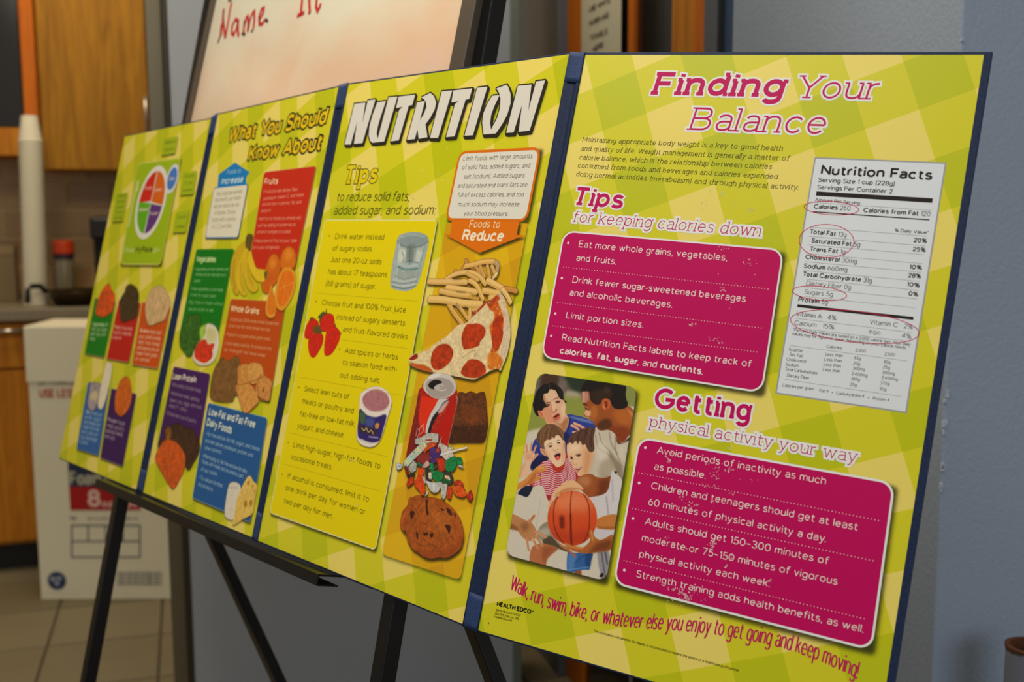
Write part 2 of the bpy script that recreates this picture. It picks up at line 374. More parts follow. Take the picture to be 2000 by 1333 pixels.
class Lettering:                                       # one printed block of words = one mesh (plus its outline mesh)
    def __init__(s, S): s.S = S; s.rows = []
    def line(s, txt, p0, p1, cap, w=.1, bold=None, slab=False, slant=0.0, out=0.0, base=None, fit=True):
        """txt from measured point p0 to p1 on its baseline; cap = capital height in measured px"""
        S = s.S; q0 = S.dig(*p0); q1 = S.dig(*p1)
        cap = cap / S.scale(*p0)
        bold = bold or w * 1.75
        ra = ([], []); rb = ([], []); s.rows.append((ra, rb)); ob = ([], [])
        x = 0.0; items = []; ww = w; prev = ' '; gap = .105 if w < .13 else .05 if w < .19 else .03
        for ch in txt:
            if ch == '{': ww = bold; gap = min(gap, .06); continue
            if ch == '}': ww = w; gap = .105; continue
            if ch == ' ': x += .36; prev = ' '; continue
            g = G.get(ch) or G['o']; ls = .02 if slab else 0
            x += KERN.get(prev + ch, 0) * (1 - slab * .4); prev = ch
            items.append((ch, x + ww / 2 + ls, ww)); x += g[0] + ww + gap + 2 * ls
        raw = max(x - gap, 1e-3)
        D = q1 - q0; L = np.linalg.norm(D); D = D / L; sx = L / (raw * cap)
        up = np.array([0, -1.0]) if abs(D[1]) < .12 else np.array([D[1], -D[0]])
        if base is not None:
            B = [S.dig(*b) for b in base]; cum = [0.0]
            for i in range(1, len(B)): cum.append(cum[-1] + np.linalg.norm(B[i] - B[i - 1]))
            sx = cum[-1] / (raw * cap)
            B = np.array(B)
        def mp(x, y, ww):
            yy = (ww / 2 + y * (1 - ww)) * cap if y > 0 else (ww / 2 + y) * cap
            xx = x * sx * cap + slant * yy
            if base is not None:
                X = np.array([np.interp(xx, cum, B[:, 0]), np.interp(xx, cum, B[:, 1])])
                if xx < 0: X = B[0] + (B[1] - B[0]) / cum[1] * xx
                if xx > cum[-1]: X = B[-1] + (B[-1] - B[-2]) / (cum[-1] - cum[-2]) * (xx - cum[-1])
                return X + up * yy
            return q0 + D * xx + up * yy
        for ch, gx, ww in items:
            th = ww * cap; g2 = ([], [])
            for kind, pts in strokes(ch):
                if kind == 's':
                    P = [mp(gx + a, b, ww) for a, b in pts]
                    strip(Flat2, P, th, 0, g2)
                    if out: strip(Flat2, P, th + 2 * out, 0, ob, out)
                elif kind == 'D' and slab:
                    P = [mp(gx + pts[0][0], .87, ww), mp(gx + pts[0][0], 1.03, ww)]; strip(Flat2, P, th, 0, g2)
                    if out: strip(Flat2, P, th + 2 * out, 0, ob, out)
                else:
                    x0, y0 = pts[0]; r = {'D': .6, 'd': .6, 'B': 1.3}[kind] * max(th, .1 * cap)
                    c = mp(gx + x0, y0, ww)
                    disc(Flat2, c, r, 0, g2, 12)
                    if out: disc(Flat2, c, r + out, 0, ob)
            if slab:
                for (x0, y0, l, r) in G[ch][2]:
                    if l + r < .01: continue
                    P = [mp(gx + x0 - l - .02, y0, ww * .8), mp(gx + x0 + r + .02, y0, ww * .8)]
                    strip(Flat2, P, th * .8, 0, g2)
                    if out: strip(Flat2, P, th * .8 + 2 * out, 0, ob, out)
            union(S, g2, .56, ra)
        if out: union(S, ob, .50, rb)
        return s
    def build(s, name, col, parent, outcol=None, outname='letter_outline'):
        for ra, rb in s.rows:
            obj(name, ra[0], ra[1], mat(col, .5, spec=.2, name='ink'), parent)
            if rb[0]: obj(outname, rb[0], rb[1], mat(outcol, .5, spec=.2, name='ink'), parent)

# ------------------------------------------------------------ printed pictures, mixed in inks on a fine grid of the face
def smoothpts(P, n=5):
    P = np.array(P, float); m = len(P); out = []
    for i in range(m):
        p0, p1, p2, p3 = P[i - 1], P[i], P[(i + 1) % m], P[(i + 2) % m]
        for k in range(n):
            t = k / n
            out.append(.5 * ((2 * p1) + (-p0 + p2) * t + (2 * p0 - 5 * p1 + 4 * p2 - p3) * t * t + (-p0 + 3 * p1 - 3 * p2 + p3) * t ** 3))
    return np.array(out)
def gblur(a, s):
    if s < .3: return a
    r = int(math.ceil(s * 2.5)); k = np.exp(-.5 * (np.arange(-r, r + 1) / s) ** 2); k /= k.sum()
    for ax in (0, 1):
        pad = [(0, 0)] * a.ndim; pad[ax] = (r, r); b = np.pad(a, pad, mode='edge'); o = np.zeros_like(a)
        for i, kk in enumerate(k):
            sl = [slice(None)] * a.ndim; sl[ax] = slice(i, i + a.shape[ax]); o += kk * b[tuple(sl)]
        a = o
    return a
class Print:
    def __init__(s, S, pts, ppm=2.0, pad=2.0):         # pts: measured outline that bounds the picture
        q = np.array([S.dig(*p) for p in pts]); s.S = S; s.ppm = ppm
        s.o = q.min(0) - pad; e = q.max(0) + pad
        s.w = int((e[0] - s.o[0]) * ppm) + 2; s.h = int((e[1] - s.o[1]) * ppm) + 2
        s.rgb = np.zeros((s.h, s.w, 3)); s.al = np.zeros((s.h, s.w)); s.frm = None; s.k = 1
    def c(s, p): return (s.S.dig(*p) - s.o) * s.ppm
    def use(s, Fm):
        s.frm = Fm; return s
    def px(s, txt):
        return np.array([s.c(p) for p in fr(s.frm, txt)])
    def unit(s):                                       # canvas pixels per unit of the current detail
        cx = (s.o + np.array([s.w, s.h]) / s.ppm / 2); p = R.T @ (s.S.P(*cx) - CAM); xy = p[:2] / p[2] * F + [1000, 666.5]
        return s.ppm / s.S.scale(*xy) / s.frm[2]
    def fill(s, P, blur=0):
        m = np.zeros((s.h, s.w)); x0, y0 = np.floor(P.min(0)).astype(int) - 1; x1, y1 = np.ceil(P.max(0)).astype(int) + 2
        x0, y0 = max(x0, 0), max(y0, 0); x1, y1 = min(x1, s.w), min(y1, s.h)
        if x1 <= x0 or y1 <= y0: return m
        q = 3; X = x0 + (np.arange((x1 - x0) * q) + .5) / q - .0; Y = y0 + (np.arange((y1 - y0) * q) + .5) / q
        ins = np.zeros((len(Y), len(X)), bool)
        A = P; B = np.roll(P, -1, 0)
        for (ax, ay), (bx, by) in zip(A, B):
            if ay == by: continue
            r = (Y > min(ay, by)) & (Y <= max(ay, by))
            if not r.any(): continue
            xs = ax + (Y[r] - ay) * (bx - ax) / (by - ay)
            ins[r] ^= (X[None, :] > xs[:, None])
        m[y0:y1, x0:x1] = ins.reshape(y1 - y0, q, x1 - x0, q).mean((1, 3))
        return gblur(m, blur) if blur else m
    def over(s, m, col, a=1.0):
        m = np.clip(m * a, 0, 1)[..., None]; na = m[..., 0] + s.al * (1 - m[..., 0])
        c = np.array(col, float) if not isinstance(col, np.ndarray) else col
        num = c * m + s.rgb * (s.al * (1 - m[..., 0]))[..., None]
        s.rgb = np.where(na[..., None] > 1e-4, num / np.maximum(na, 1e-4)[..., None], s.rgb); s.al = na
    def poly(s, txt, col, blur=0, a=1.0, sharp=False, clip=None, tex=0.0, tcell=3):
        P = s.px(txt); P = P if sharp else smoothpts(P)
        m = s.fill(P, blur * s.unit())
        if clip is not None: m = m * clip
        if tex:
            n = s.noise(tcell); c = np.array(col, float)[None, None] * (1 + tex * n[..., None])
            s.over(m, np.clip(c, 0, 255), a)
        else: s.over(m, col, a)
        return m
    def noise(s, cell):
        t = np.zeros((s.h, s.w))
        for c, w in ((cell, .6), (cell * 2.3, .5), (1, .35)):
            g = RNG.random((int(s.h / c) + 3, int(s.w / c) + 3)) - .5
            yy = np.arange(s.h) / c; xx = np.arange(s.w) / c; y0 = yy.astype(int); x0 = xx.astype(int); fy = (yy - y0)[:, None]; fx = (xx - x0)[None]
            t += w * ((g[y0][:, x0] * (1 - fx) + g[y0][:, x0 + 1] * fx) * (1 - fy) + (g[y0 + 1][:, x0] * (1 - fx) + g[y0 + 1][:, x0 + 1] * fx) * fy) * 2
        return t
    def line(s, txt, w, col, blur=0, a=1.0, clip=None, curve=True):
        P = s.px(txt); n = len(P)
        if curve and n > 2:
            Q = []
            for i in range(n - 1):
                p0, p1, p2, p3 = P[max(i - 1, 0)], P[i], P[i + 1], P[min(i + 2, n - 1)]
                for k in range(6):
                    t = k / 6; Q.append(.5 * ((2 * p1) + (-p0 + p2) * t + (2 * p0 - 5 * p1 + 4 * p2 - p3) * t * t + (-p0 + 3 * p1 - 3 * p2 + p3) * t ** 3))
            P = np.array(Q + [P[-1]])
        r = w * s.unit() / 2; m = np.zeros((s.h, s.w)); Y, X = np.mgrid[0:s.h, 0:s.w] + .5
        x0, y0 = np.maximum(np.floor(P.min(0) - r - 3).astype(int), 0); x1, y1 = np.ceil(P.max(0) + r + 3).astype(int)
        x1 = min(x1, s.w); y1 = min(y1, s.h)
        if x1 <= x0 or y1 <= y0: return m
        X = X[y0:y1, x0:x1]; Y = Y[y0:y1, x0:x1]; d = np.full(X.shape, 1e9)
        for a_, b_ in zip(P[:-1], P[1:]):
            v = b_ - a_; L = v @ v + 1e-9; t = np.clip(((X - a_[0]) * v[0] + (Y - a_[1]) * v[1]) / L, 0, 1)
            d = np.minimum(d, np.hypot(X - a_[0] - t * v[0], Y - a_[1] - t * v[1]))
        m[y0:y1, x0:x1] = np.clip(r - d + .5, 0, 1) * min(1, 2 * r)
        if blur: m = gblur(m, blur * s.unit())
        if clip is not None: m = m * clip
        s.over(m, col, a); return m
    def slivers(s, mask, n, rng, cols, a=.9):          # creases and glints of crumpled foil
        ys, xs = np.nonzero(mask > .6)
        if len(ys) == 0: return
        for _ in range(n):
            i = RNG.integers(len(ys)); L = rng[0] + RNG.random() * (rng[1] - rng[0]); th = RNG.random() * 3.14; d = np.array([math.cos(th), math.sin(th)]); q = np.array([-d[1], d[0]]) * L * (.12 + .2 * RNG.random()); c = np.array([xs[i], ys[i]], float)
            s.over(s.fill(np.array([c - d * L, c + q, c + d * L * .8, c - q * .6]), .25) * mask, cols[RNG.integers(len(cols))], a)
    def blobs(s, mask, n, rng, cols, a=1.0):           # scattered flecks inside a mask
        ys, xs = np.nonzero(mask > .6)
        if len(ys) == 0: return
        for _ in range(n):
            i = RNG.integers(len(ys)); r = rng[0] + RNG.random() * (rng[1] - rng[0]); th = RNG.random() * 6.28; k = 8
            P = np.array([[xs[i] + r * (.6 + .6 * RNG.random()) * math.cos(th + q * 6.283 / k), ys[i] + r * (.5 + .5 * RNG.random()) * math.sin(th + q * 6.283 / k)] for q in range(k)])
            s.over(s.fill(P, .4) * mask, cols[RNG.integers(len(cols))], a)
    def emit(s, name, parent, h=.45, grain=5.0):
        rgb = s.rgb + grain * RNG.standard_normal(s.al.shape)[..., None]
        keep = s.al > .012; cell = keep[:-1, :-1] | keep[1:, :-1] | keep[:-1, 1:] | keep[1:, 1:]
        used = np.zeros(s.al.shape, bool); used[:-1, :-1] |= cell; used[1:, :-1] |= cell; used[:-1, 1:] |= cell; used[1:, 1:] |= cell
        idx = np.full(s.al.shape, -1); ys, xs = np.nonzero(used); idx[ys, xs] = np.arange(len(ys))
        S = s.S; U = s.o[0] + (xs + .5) / s.ppm; V = s.o[1] + (ys + .5) / s.ppm
        co = S.O + np.outer(U / 1000, S.U) + np.outer(V / 1000, S.V) + S.N * h * HS / 1000
        cy, cx = np.nonzero(cell); fc = np.stack([idx[cy, cx], idx[cy + 1, cx], idx[cy + 1, cx + 1], idx[cy, cx + 1]], 1)
        me = bpy.data.meshes.new(name); me.vertices.add(len(co)); me.vertices.foreach_set('co', co.ravel())
        me.loops.add(fc.size); me.loops.foreach_set('vertex_index', fc.ravel().astype(np.int32))
        me.polygons.add(len(fc)); me.polygons.foreach_set('loop_start', (np.arange(len(fc)) * 4).astype(np.int32))
        me.update(calc_edges=True)
        at = me.color_attributes.new('ink', 'FLOAT_COLOR', 'POINT')
        c = np.concatenate([lin(np.clip(rgb[ys, xs], 0, 255)), np.clip(s.al[ys, xs], 0, 1)[:, None]], 1)
        at.data.foreach_set('color', c.ravel().astype(np.float32)); me.materials.append(INK)
        o = bpy.data.objects.new(name, me); COL.objects.link(o); o.parent = parent
        return o
def soft(S, pts, parent, dx, dy, blur, a=.75, h=.26, ppm=1.0, name='printed_shadow', col=(40, 42, 8), r=4):
    """drop shadow printed behind a box: mm outline pts shifted by dx, dy and feathered"""
    px = [tuple(p) for p in pts]
    s = Print.__new__(Print); s.S = S; s.ppm = ppm; q = np.array(px); s.o = q.min(0) - 3 * blur - 1; e = q.max(0) + 3 * blur + 1 + [max(dx, 0), max(dy, 0)]
    s.w = int((e[0] - s.o[0]) * ppm) + 2; s.h = int((e[1] - s.o[1]) * ppm) + 2; s.rgb = np.zeros((s.h, s.w, 3)) + np.array(col, float); s.al = np.zeros((s.h, s.w)); s.frm = None
    P = (np.array(rounded(px, r)) + [dx, dy] - s.o) * ppm
    s.al = s.fill(P, blur * ppm) * a
    return s.emit(name, parent, h, grain=0)

# ------------------------------------------------------------ the room
E_ = np.array([-.281, .960, 0.0]); E_ /= np.linalg.norm(E_); R_ = np.array([E_[1], -E_[0], 0.0]); Z_ = np.array([0, 0, 1.0]); D_ = -Z_
def gpt(d, s, z): return E_ * d + R_ * s + Z_ * z      # room axes: d away from the camera, s to the right
def depth_surf(d): return Surf(gpt(d, 0, 1.26), R_, D_)
def box_px(mb, d, px, thick, inner=0.0):               # upright slab whose front, d metres off, spans a measured rectangle
    S = depth_surf(d); x0, y0, x1, y1 = px; ym = (y0 + y1) / 2; xm = (x0 + x1) / 2
    u0 = S.dig(x0, ym)[0]; u1 = S.dig(x1, ym)[0]; v0 = S.dig(xm, y0)[1]; v1 = S.dig(xm, y1)[1]
    c = (S.P(u0, v0) + S.P(u1, v1)) / 2 + E_ * thick / 2
    mb.obox(c, R_, E_, Z_, abs(u1 - u0) / 2000, thick / 2, abs(v1 - v0) / 2000)
    return S, u0, v0, u1, v1
def solid(name, d0, d1, s0, s1, z0, z1, m, parent=None, bevel=0):
    mb = MB(); mb.obox(gpt((d0 + d1) / 2, (s0 + s1) / 2, (z0 + z1) / 2), R_, E_, Z_, (s1 - s0) / 2, (d1 - d0) / 2, (z1 - z0) / 2)
    return mb.build(name, m, parent, bevel)
def st(o): o['kind'] = 'structure'; return o
m_wall = mat((158, 160, 162), .7, noise=.03, nscale=6, bump=.25, name='painted_wall')
m_wall_r = mat((146, 156, 170), .62, noise=.04, nscale=160, bump=.5, name='painted_wall_blue')
m_oak = wood((158, 92, 8), (194, 124, 22), name='oak_veneer'); m_oak2 = wood((172, 84, 0), (196, 104, 4), name='orange_oak')
m_steel = mat((120, 112, 96), .35, .7, name='metal'); m_dark = mat((22, 20, 18), .4, name='dark'); m_grout = mat((88, 78, 60), .9, name='grout')

fl = st(solid('floor', -2.5, 5.2, -5.2, 2.4, -.06, -.006, m_grout))
mt = [mat(c, .55, noise=.10, nscale=5, bump=.1, name='stone_tile') for c in ((122, 110, 84), (116, 105, 78), (128, 116, 90))]
TS = .312; SFl = Surf((0, 0, 0), R_, -E_); gp_ = SFl.P(*SFl.dig(96, 1250)) @ R_; gd_ = SFl.P(*SFl.dig(300, 1240)) @ E_
tile_me = None
for i in range(-8, 5):
    for j in range(3, 14):
        mb = MB(); q = TS / 2 - .004
        mb.obox((0, 0, -.006), (1, 0, 0), (0, 1, 0), (0, 0, 1), q, q, .006)
        key = (i * 3 + j * 5) % 3
        o = mb.build('tile', mt[key], fl, .0015) if not tile_me or key not in tile_me else None
        if o is None:
            o = tile_me[key].copy(); COL.objects.link(o); o.parent = fl
        else: tile_me = tile_me or {}; tile_me[key] = o
        p = gpt(gd_ + (j - 9.5) * TS, gp_ + (i + .5) * TS, 0); o.location = (p[0], p[1], random.uniform(-.0006, .0004)); o.rotation_euler = (0, 0, math.atan2(R_[1], R_[0]))
st(solid('ceiling', -2.5, 5.2, -5.2, 2.4, 2.72, 2.8, mat((205, 203, 196), .9, name='ceiling_paint')))

# wall pier behind the easel, with its metal corner trim on the left
dP = float(np.array([-.745, 2.45, 0]) @ E_); sP = depth_surf(dP)
u0 = sP.dig(328, 60)[0] / 1000; u1 = sP.dig(1003, 60)[0] / 1000
st(solid('wall_back', dP, dP + .28, u0, u1, 0, 2.72, m_wall))
u2 = sP.dig(316, 60)[0] / 1000; u3 = sP.dig(284, 60)[0] / 1000
t1 = st(solid('trim_1', dP - .004, dP + .10, u2, u0, 0, 2.72, mat((62, 55, 42), .4, .5, name='bronze_metal'), None, .002))
t2 = st(solid('trim_2', dP + .012, dP + .10, u3, u2, 0, 2.72, mat((112, 102, 80), .38, .6, name='brushed_metal'), None, .002))
u4 = sP.dig(996, 60)[0] / 1000
st(solid('trim_3', dP - .008, dP + .28, u4, u1 + .012, 0, 2.72, mat((104, 110, 98), .6, name='green_grey_paint'), None, .002))

# right-hand wall: a projecting column whose left flank runs away from the camera
C0 = np.array([.534, 1.35, 0.0]); dC = C0 @ E_; sC = C0 @ R_
WR = Surf(C0 + Z_ * 2.72, E_, D_)
tw = WR.dig(1430, 50)[0] / 1000
w = st(solid('wall_right', dC, dC + tw, sC, sC + 1.6, 0, 2.72, m_wall_r)); w['kind'] = 'structure'
bv = w.modifiers.new('bevel', 'BEVEL'); bv.width = .004; bv.segments = 3
# small chips and plaster nicks along the corner
ch = MB()
for z, dz, k in ((1.437, .012, 1), (1.425, .006, 1), (1.40, .004, 1), (1.02, .006, 1), (.98, .009, 1), (.93, .004, 1), (.905, .003, 1)):
    for q in range(3):
        c = C0 + Z_ * (z + random.uniform(-dz, dz)) + R_ * random.uniform(-.001, .004) - E_ * .0005
        ch.obox(c, R_, E_, Z_, random.uniform(.0008, .0025), .0012, random.uniform(.001, .004))
obj('plaster_chip', ch.v, ch.f, mat((176, 184, 192), .8, name='bare_plaster'), w)['kind'] = 'stuff'
# door set into that wall
W2 = Surf(C0 + Z_ * 2.72 + R_ * .03, E_, D_)
def onwall(px): return W2.dig(px, 50)[0] / 1000
door = thing('door_1', None, None); door['kind'] = 'structure'
def wslab(name, x0, x1, z0, z1, out, m, parent, thick=.05):
    a, b = onwall(x0), onwall(x1); return solid(name, dC + min(a, b), dC + max(a, b), sC + .03 - out, sC + .03 + thick, z0, z1, m, parent, .002)
m_frame = mat((92, 94, 98), .5, .2, name='dark_metal_frame')
wslab('door_frame', 1386, 1413, 0, 2.3, .012, m_frame, door); wslab('door_frame', 1043, 1099, 0, 2.3, .012, m_frame, door)
wslab('door_frame', 1043, 1413, 2.3, 2.36, .012, m_frame, door)
wslab('door_stile', 1341, 1386, 0, 2.28, -.012, m_oak2, door); wslab('door_stile', 1297, 1341, 0, 2.28, -.016, m_oak, door)
wslab('door_stile', 1216, 1226.5, 0.9, 2.28, -.012, m_oak2, door); wslab('door_stile', 1099, 1133, 0, 2.28, -.012, m_oak2, door)
g = mat((30, 22, 18), .12, name='dark_glass', spec=.6)
wslab('glass_pane', 1226.5, 1297, 0.0, 2.28, -.022, g, door, .03); wslab('glass_pane', 1133, 1216, 0.0, 2.28, -.022, g, door, .03)
wslab('door_rail', 1099, 1386, 2.2, 2.28, -.011, m_oak2, door)
st(wslab('trim_4', 1414, 1431, 0, 2.72, .0, mat((52, 74, 104), .5, name='blue_jamb_paint'), None))
st(solid('wall_far', dC + onwall(1043) , dC + 5.0, sC + .03, sC + .2, 0, 2.72, mat((88, 92, 98), .7, name='slate_paint')))
# notice taped to the glass
SN = Surf(C0 + Z_ * 2.72 + R_ * (.03 + .010), E_, D_)
a0 = SN.dig(1136, 50)[0]; a1 = SN.dig(1213, 50)[0]; zt = 2.72 - 1.62; v0 = 2720 - 1900; v1 = 2720 - 1420
no = MB(); c = (SN.P(a0, v0) + SN.P(a1, v1)) / 2; no.obox(c, E_, R_, Z_, abs(a1 - a0) / 2000, .0008, (v1 - v0) / 2000)
nt_ = no.build('paper_notice', mat((196, 186, 156), .8, name='paper')); tag(nt_, 'off-white paper notice with bold black capitals taped to the wooden door', 'notice')
L = Lettering(SN.off(1.5))
for txt, y0_, y1_, x0_, x1_ in (('DO NOT', -5, -25, 1150, 1192), ('USE WHITE', 25, 5, 1150, 1192), ('PAPER AND', 53, 34, 1151, 1189), ('TOWELS', 81, 66, 1152, 1186), ('HERE', 103, 92, 1157, 1179)):
    L.line(txt, (x0_, y0_), (x1_, y1_), 11, w=.2)
L.build('notice_text', (48, 46, 34), nt_)

# ------------------------------------------------------------ kitchen corner at the back left
dK = 4.63
wk = st(solid('wall_kitchen', dK, dK + .12, -5.2, .9, 0, 2.72, mat((224, 194, 146), .9, name='light_grout')))
SK = depth_surf(dK); um = .158; vm = .107
mtl = [mat(c, .3, name='wall_tile', spec=.5) for c in ((186, 146, 92), (178, 138, 86), (196, 156, 100))]
u_a = SK.dig(-40, 400)[0] / 1000; v_top = 1.26 - SK.dig(100, 300)[1] / 1000
z0 = .92
for j in range(6):
    for i in range(-3, 13):
        z = z0 + (j + .5) * vm; s = u_a + (i + .5 * (j % 2)) * um
        mb = MB(); mb.obox(gpt(dK - .004, s, z), R_, E_, Z_, um / 2 - .0045, .004, vm / 2 - .0045)
        mb.build('tile', mtl[(i * 2 + j) % 3], wk, .001)
# base cabinet
bc = thing('base_cabinet', 'honey oak base cabinet under the left end of the kitchen counter', 'cabinet')
dB = 4.02; SB = depth_surf(dB)
sl = SB.dig(-120, 800)[0] / 1000; sr = SB.dig(262, 800)[0] / 1000
solid('body', dB + .02, dK - .01, sl, sr, .10, .875, m_oak, bc)
solid('toe_kick', dB + .07, dB + .09, sl, sr, 0, .10, m_dark, bc)
s1 = SB.dig(68, 800)[0] / 1000
dr = solid('drawer', dB, dB + .019, sl + .01, s1, .715, .862, m_oak, bc, .002)
zz = 1.26 - SB.dig(20, 645)[1] / 1000
hb = MB(); xa, xb = SB.dig(-20, 645)[0] / 1000, SB.dig(46, 645)[0] / 1000
hb.tube([gpt(dB - .03, xa, zz), gpt(dB - .03, xb, zz)], .006)
for q in (xa + .01, xb - .01): hb.tube([gpt(dB - .03, q, zz), gpt(dB + .002, q, zz)], .005)
hb.build('handle', mat((200, 196, 186), .25, .9, name='satin_nickel'), dr, smooth=True)
solid('door', dB, dB + .019, sl + .01, s1, .115, .705, m_oak, bc, .002)
solid('door', dB, dB + .019, s1 + .005, sr - .01, .115, .862, m_oak, bc, .002)
ct = thing('countertop', 'grey-brown laminate counter running along the tiled kitchen wall', 'countertop')
solid('slab', dB - .03, dK - .008, sl - .3, sr + .35, .875, .915, mat((128, 116, 94), .35, noise=.12, nscale=60, name='laminate'), ct, .004)
# upper cabinets
dU = 4.30
uc = thing('wall_cabinet', 'honey oak wall cabinet with a tall flat door over the counter', 'cabinet')
SU = depth_surf(dU); ua = SU.dig(84, 333)[0] / 1000; ub = SU.dig(288, 120)[0] / 1000; zb = 1.26 - SU.dig(150, 333)[1] / 1000
solid('body', dU + .02, dK - .01, ua, ub, zb, 2.35, m_oak, uc)
ud = solid('door', dU, dU + .019, ua + .004, ub - .004, zb + .004, 2.34, wood((128, 84, 4), (170, 118, 18), name='door_veneer'), uc, .002)
hb = MB(); pa = depth_surf(dU - .03).hit(279, 186); pb = depth_surf(dU - .03).hit(291, 262)
sx = (pa @ R_ + pb @ R_) / 2; hb.tube([gpt(dU - .03, sx, pa[2]), gpt(dU - .03, sx, pb[2])], .0045)
for q in (pa[2] - .008, pb[2] + .008): hb.tube([gpt(dU - .03, sx, q), gpt(dU + .002, sx, q)], .004)
hb.build('handle', mat((200, 196, 186), .25, .9, name='satin_nickel'), ud, smooth=True)
o2 = thing('oven_cabinet', 'tall orange oak cabinet housing a black glass oven', 'cabinet')
dO = 4.25; SO = depth_surf(dO)
xa, xb = SO.dig(49, 250)[0] / 1000, SO.dig(79, 250)[0] / 1000; z1 = 1.26 - SO.dig(40, 250)[1] / 1000; z2 = 1.26 - SO.dig(30, 304)[1] / 1000
solid('stile', dO, dK - .01, xa, ua, z1 + .01, 2.35, m_oak2, o2, .002)
solid('shelf', dO, dK - .01, xa - .9, xa + .004, z2, z1, m_oak, o2, .002)
solid('body', dK - .06, dK - .01, xa - .9, xa, z1, 2.35, m_dark, o2)
ov = thing('built_in_oven', 'black glass-fronted oven at the far upper left', 'oven')
solid('front_panel', dO + .01, dK - .07, xa - .88, xa - .002, z1 + .002, 2.28, mat((26, 22, 18), .15, name='black_glass', spec=.6), ov, .004)
solid('control_strip', dO + .004, dO + .012, xa - .80, xa - .05, 2.05, 2.12, mat((60, 60, 58), .3, .6, name='metal'), ov)
# things standing on the counter
def at_counter(px, d): return depth_surf(d).dig(px, 590)[0] / 1000
cz = .9155
def cup_stack():
    t = thing('foam_cup_stack', 'very tall stack of white foam cups on the counter in front of the tiles', 'cup stack')
    d = 4.18; x = at_counter(78, d); n = 40; z = cz
    S = depth_surf(d); ztop = 1.26 - S.dig(68, 226)[1] / 1000; pit = (ztop - cz - .09) / (n - 1)
    me = None
    for i in range(n):
        if me is None:
            mb = MB(); mb.lathe((0, 0, 0), [(.026, 0), (.0385, .086), (.041, .086), (.041, .0895), (.0365, .0895), (.025, .004)], 20)
            o = mb.build('cup', mat((222, 214, 190), .75, name='foam'), t, smooth=False); me = o
        else: o = me.copy(); COL.objects.link(o); o.parent = t
        p = gpt(d, x + .0006 * (n - i) * -.55 , cz + .0895 + pit * i); o.location = p; o.rotation_euler = (math.pi, 0, .4 * i)
cup_stack()
bt = thing('spice_jar', 'clear jar with an orange-red screw lid beside the cup stack', 'jar')
d = 4.35; x = at_counter(129, d); S = depth_surf(d); zt = 1.26 - S.dig(131, 470)[1] / 1000; hh = zt - cz
mb = MB(); mb.lathe(gpt(d, x, cz), [(.034, 0), (.036, .01), (.036, hh * .62), (.030, hh * .72), (.028, hh * .78)]); mb.build('glass_body', mat((120, 108, 84), .15, name='cloudy_glass', spec=.7), bt, smooth=True)
mb = MB(); mb.lathe(gpt(d, x, cz), [(.037, hh * .78), (.038, hh * .8), (.038, hh * .985), (.035, hh)]); mb.build('lid', mat((196, 62, 18), .4, name='orange_plastic'), bt)
mb = MB(); mb.lathe(gpt(d, x, cz), [(.0365, hh * .70), (.0365, hh * .775)]); mb.build('neck_band', mat((50, 30, 50), .4, name='dark_band'), bt)
pn = thing('frying_pan', 'dark frying pan with a bent black handle on the counter edge', 'pan')
d = 4.12; x = at_counter(154, d)
mb = MB(); mb.lathe(gpt(d, x, cz), [(.075, 0), (.105, .045), (.11, .05), (.104, .05), (.074, .006)], 32); mb.build('bowl', mat((70, 56, 36), .3, .7, name='seasoned_steel'), pn, smooth=True)
x2 = at_counter(60, d)
mb = MB(); mb.tube([gpt(d - .02, x - .1, cz + .045), gpt(d - .03, x - .12, cz + .07), gpt(d - .04, x2 + .01, cz + .07), gpt(d - .05, x2, cz + .06), gpt(d - .05, x2 - .004, cz + .012)], .009); mb.build('handle', m_dark, pn, smooth=True)
cm = thing('coffee_maker', 'black coffee maker standing against the dark tiles behind the display', 'coffee maker')
d = 4.27; xa, xb = at_counter(183, d), at_counter(262, d); zt = 1.26 - depth_surf(d).dig(200, 424)[1] / 1000
solid('base', d, d + .22, xa, xb, cz, cz + .035, m_dark, cm, .006); solid('tower', d + .13, d + .22, xa, xb, cz + .03, zt, m_dark, cm, .006); solid('brew_head', d, d + .22, xa, xb, zt - .08, zt, m_dark, cm, .01)
mb = MB(); mb.lathe(gpt(d + .065, (xa + xb) / 2, cz + .037), [(.04, 0), (.055, .02), (.055, .07), (.042, .095), (.045, .1)]); mb.build('carafe', mat((40, 30, 22), .1, name='dark_glass_2', spec=.7), cm, smooth=True)
hd = MB(); hd.obox(gpt(4.33, at_counter(22, 4.33) - .03, cz + .10), R_, E_, Z_, .055, .03, .10)
kb = thing('paper_towel_box', 'brown box standing at the far left end of the counter', 'box')
o = hd.build('carton', mat((120, 100, 66), .7, name='brown_card'), kb, .003)
solid('flap', 4.298, 4.302, at_counter(22, 4.33) - .084, at_counter(22, 4.33) + .024, cz + .17, cz + .2, mat((136, 114, 78), .7, name='card'), kb)

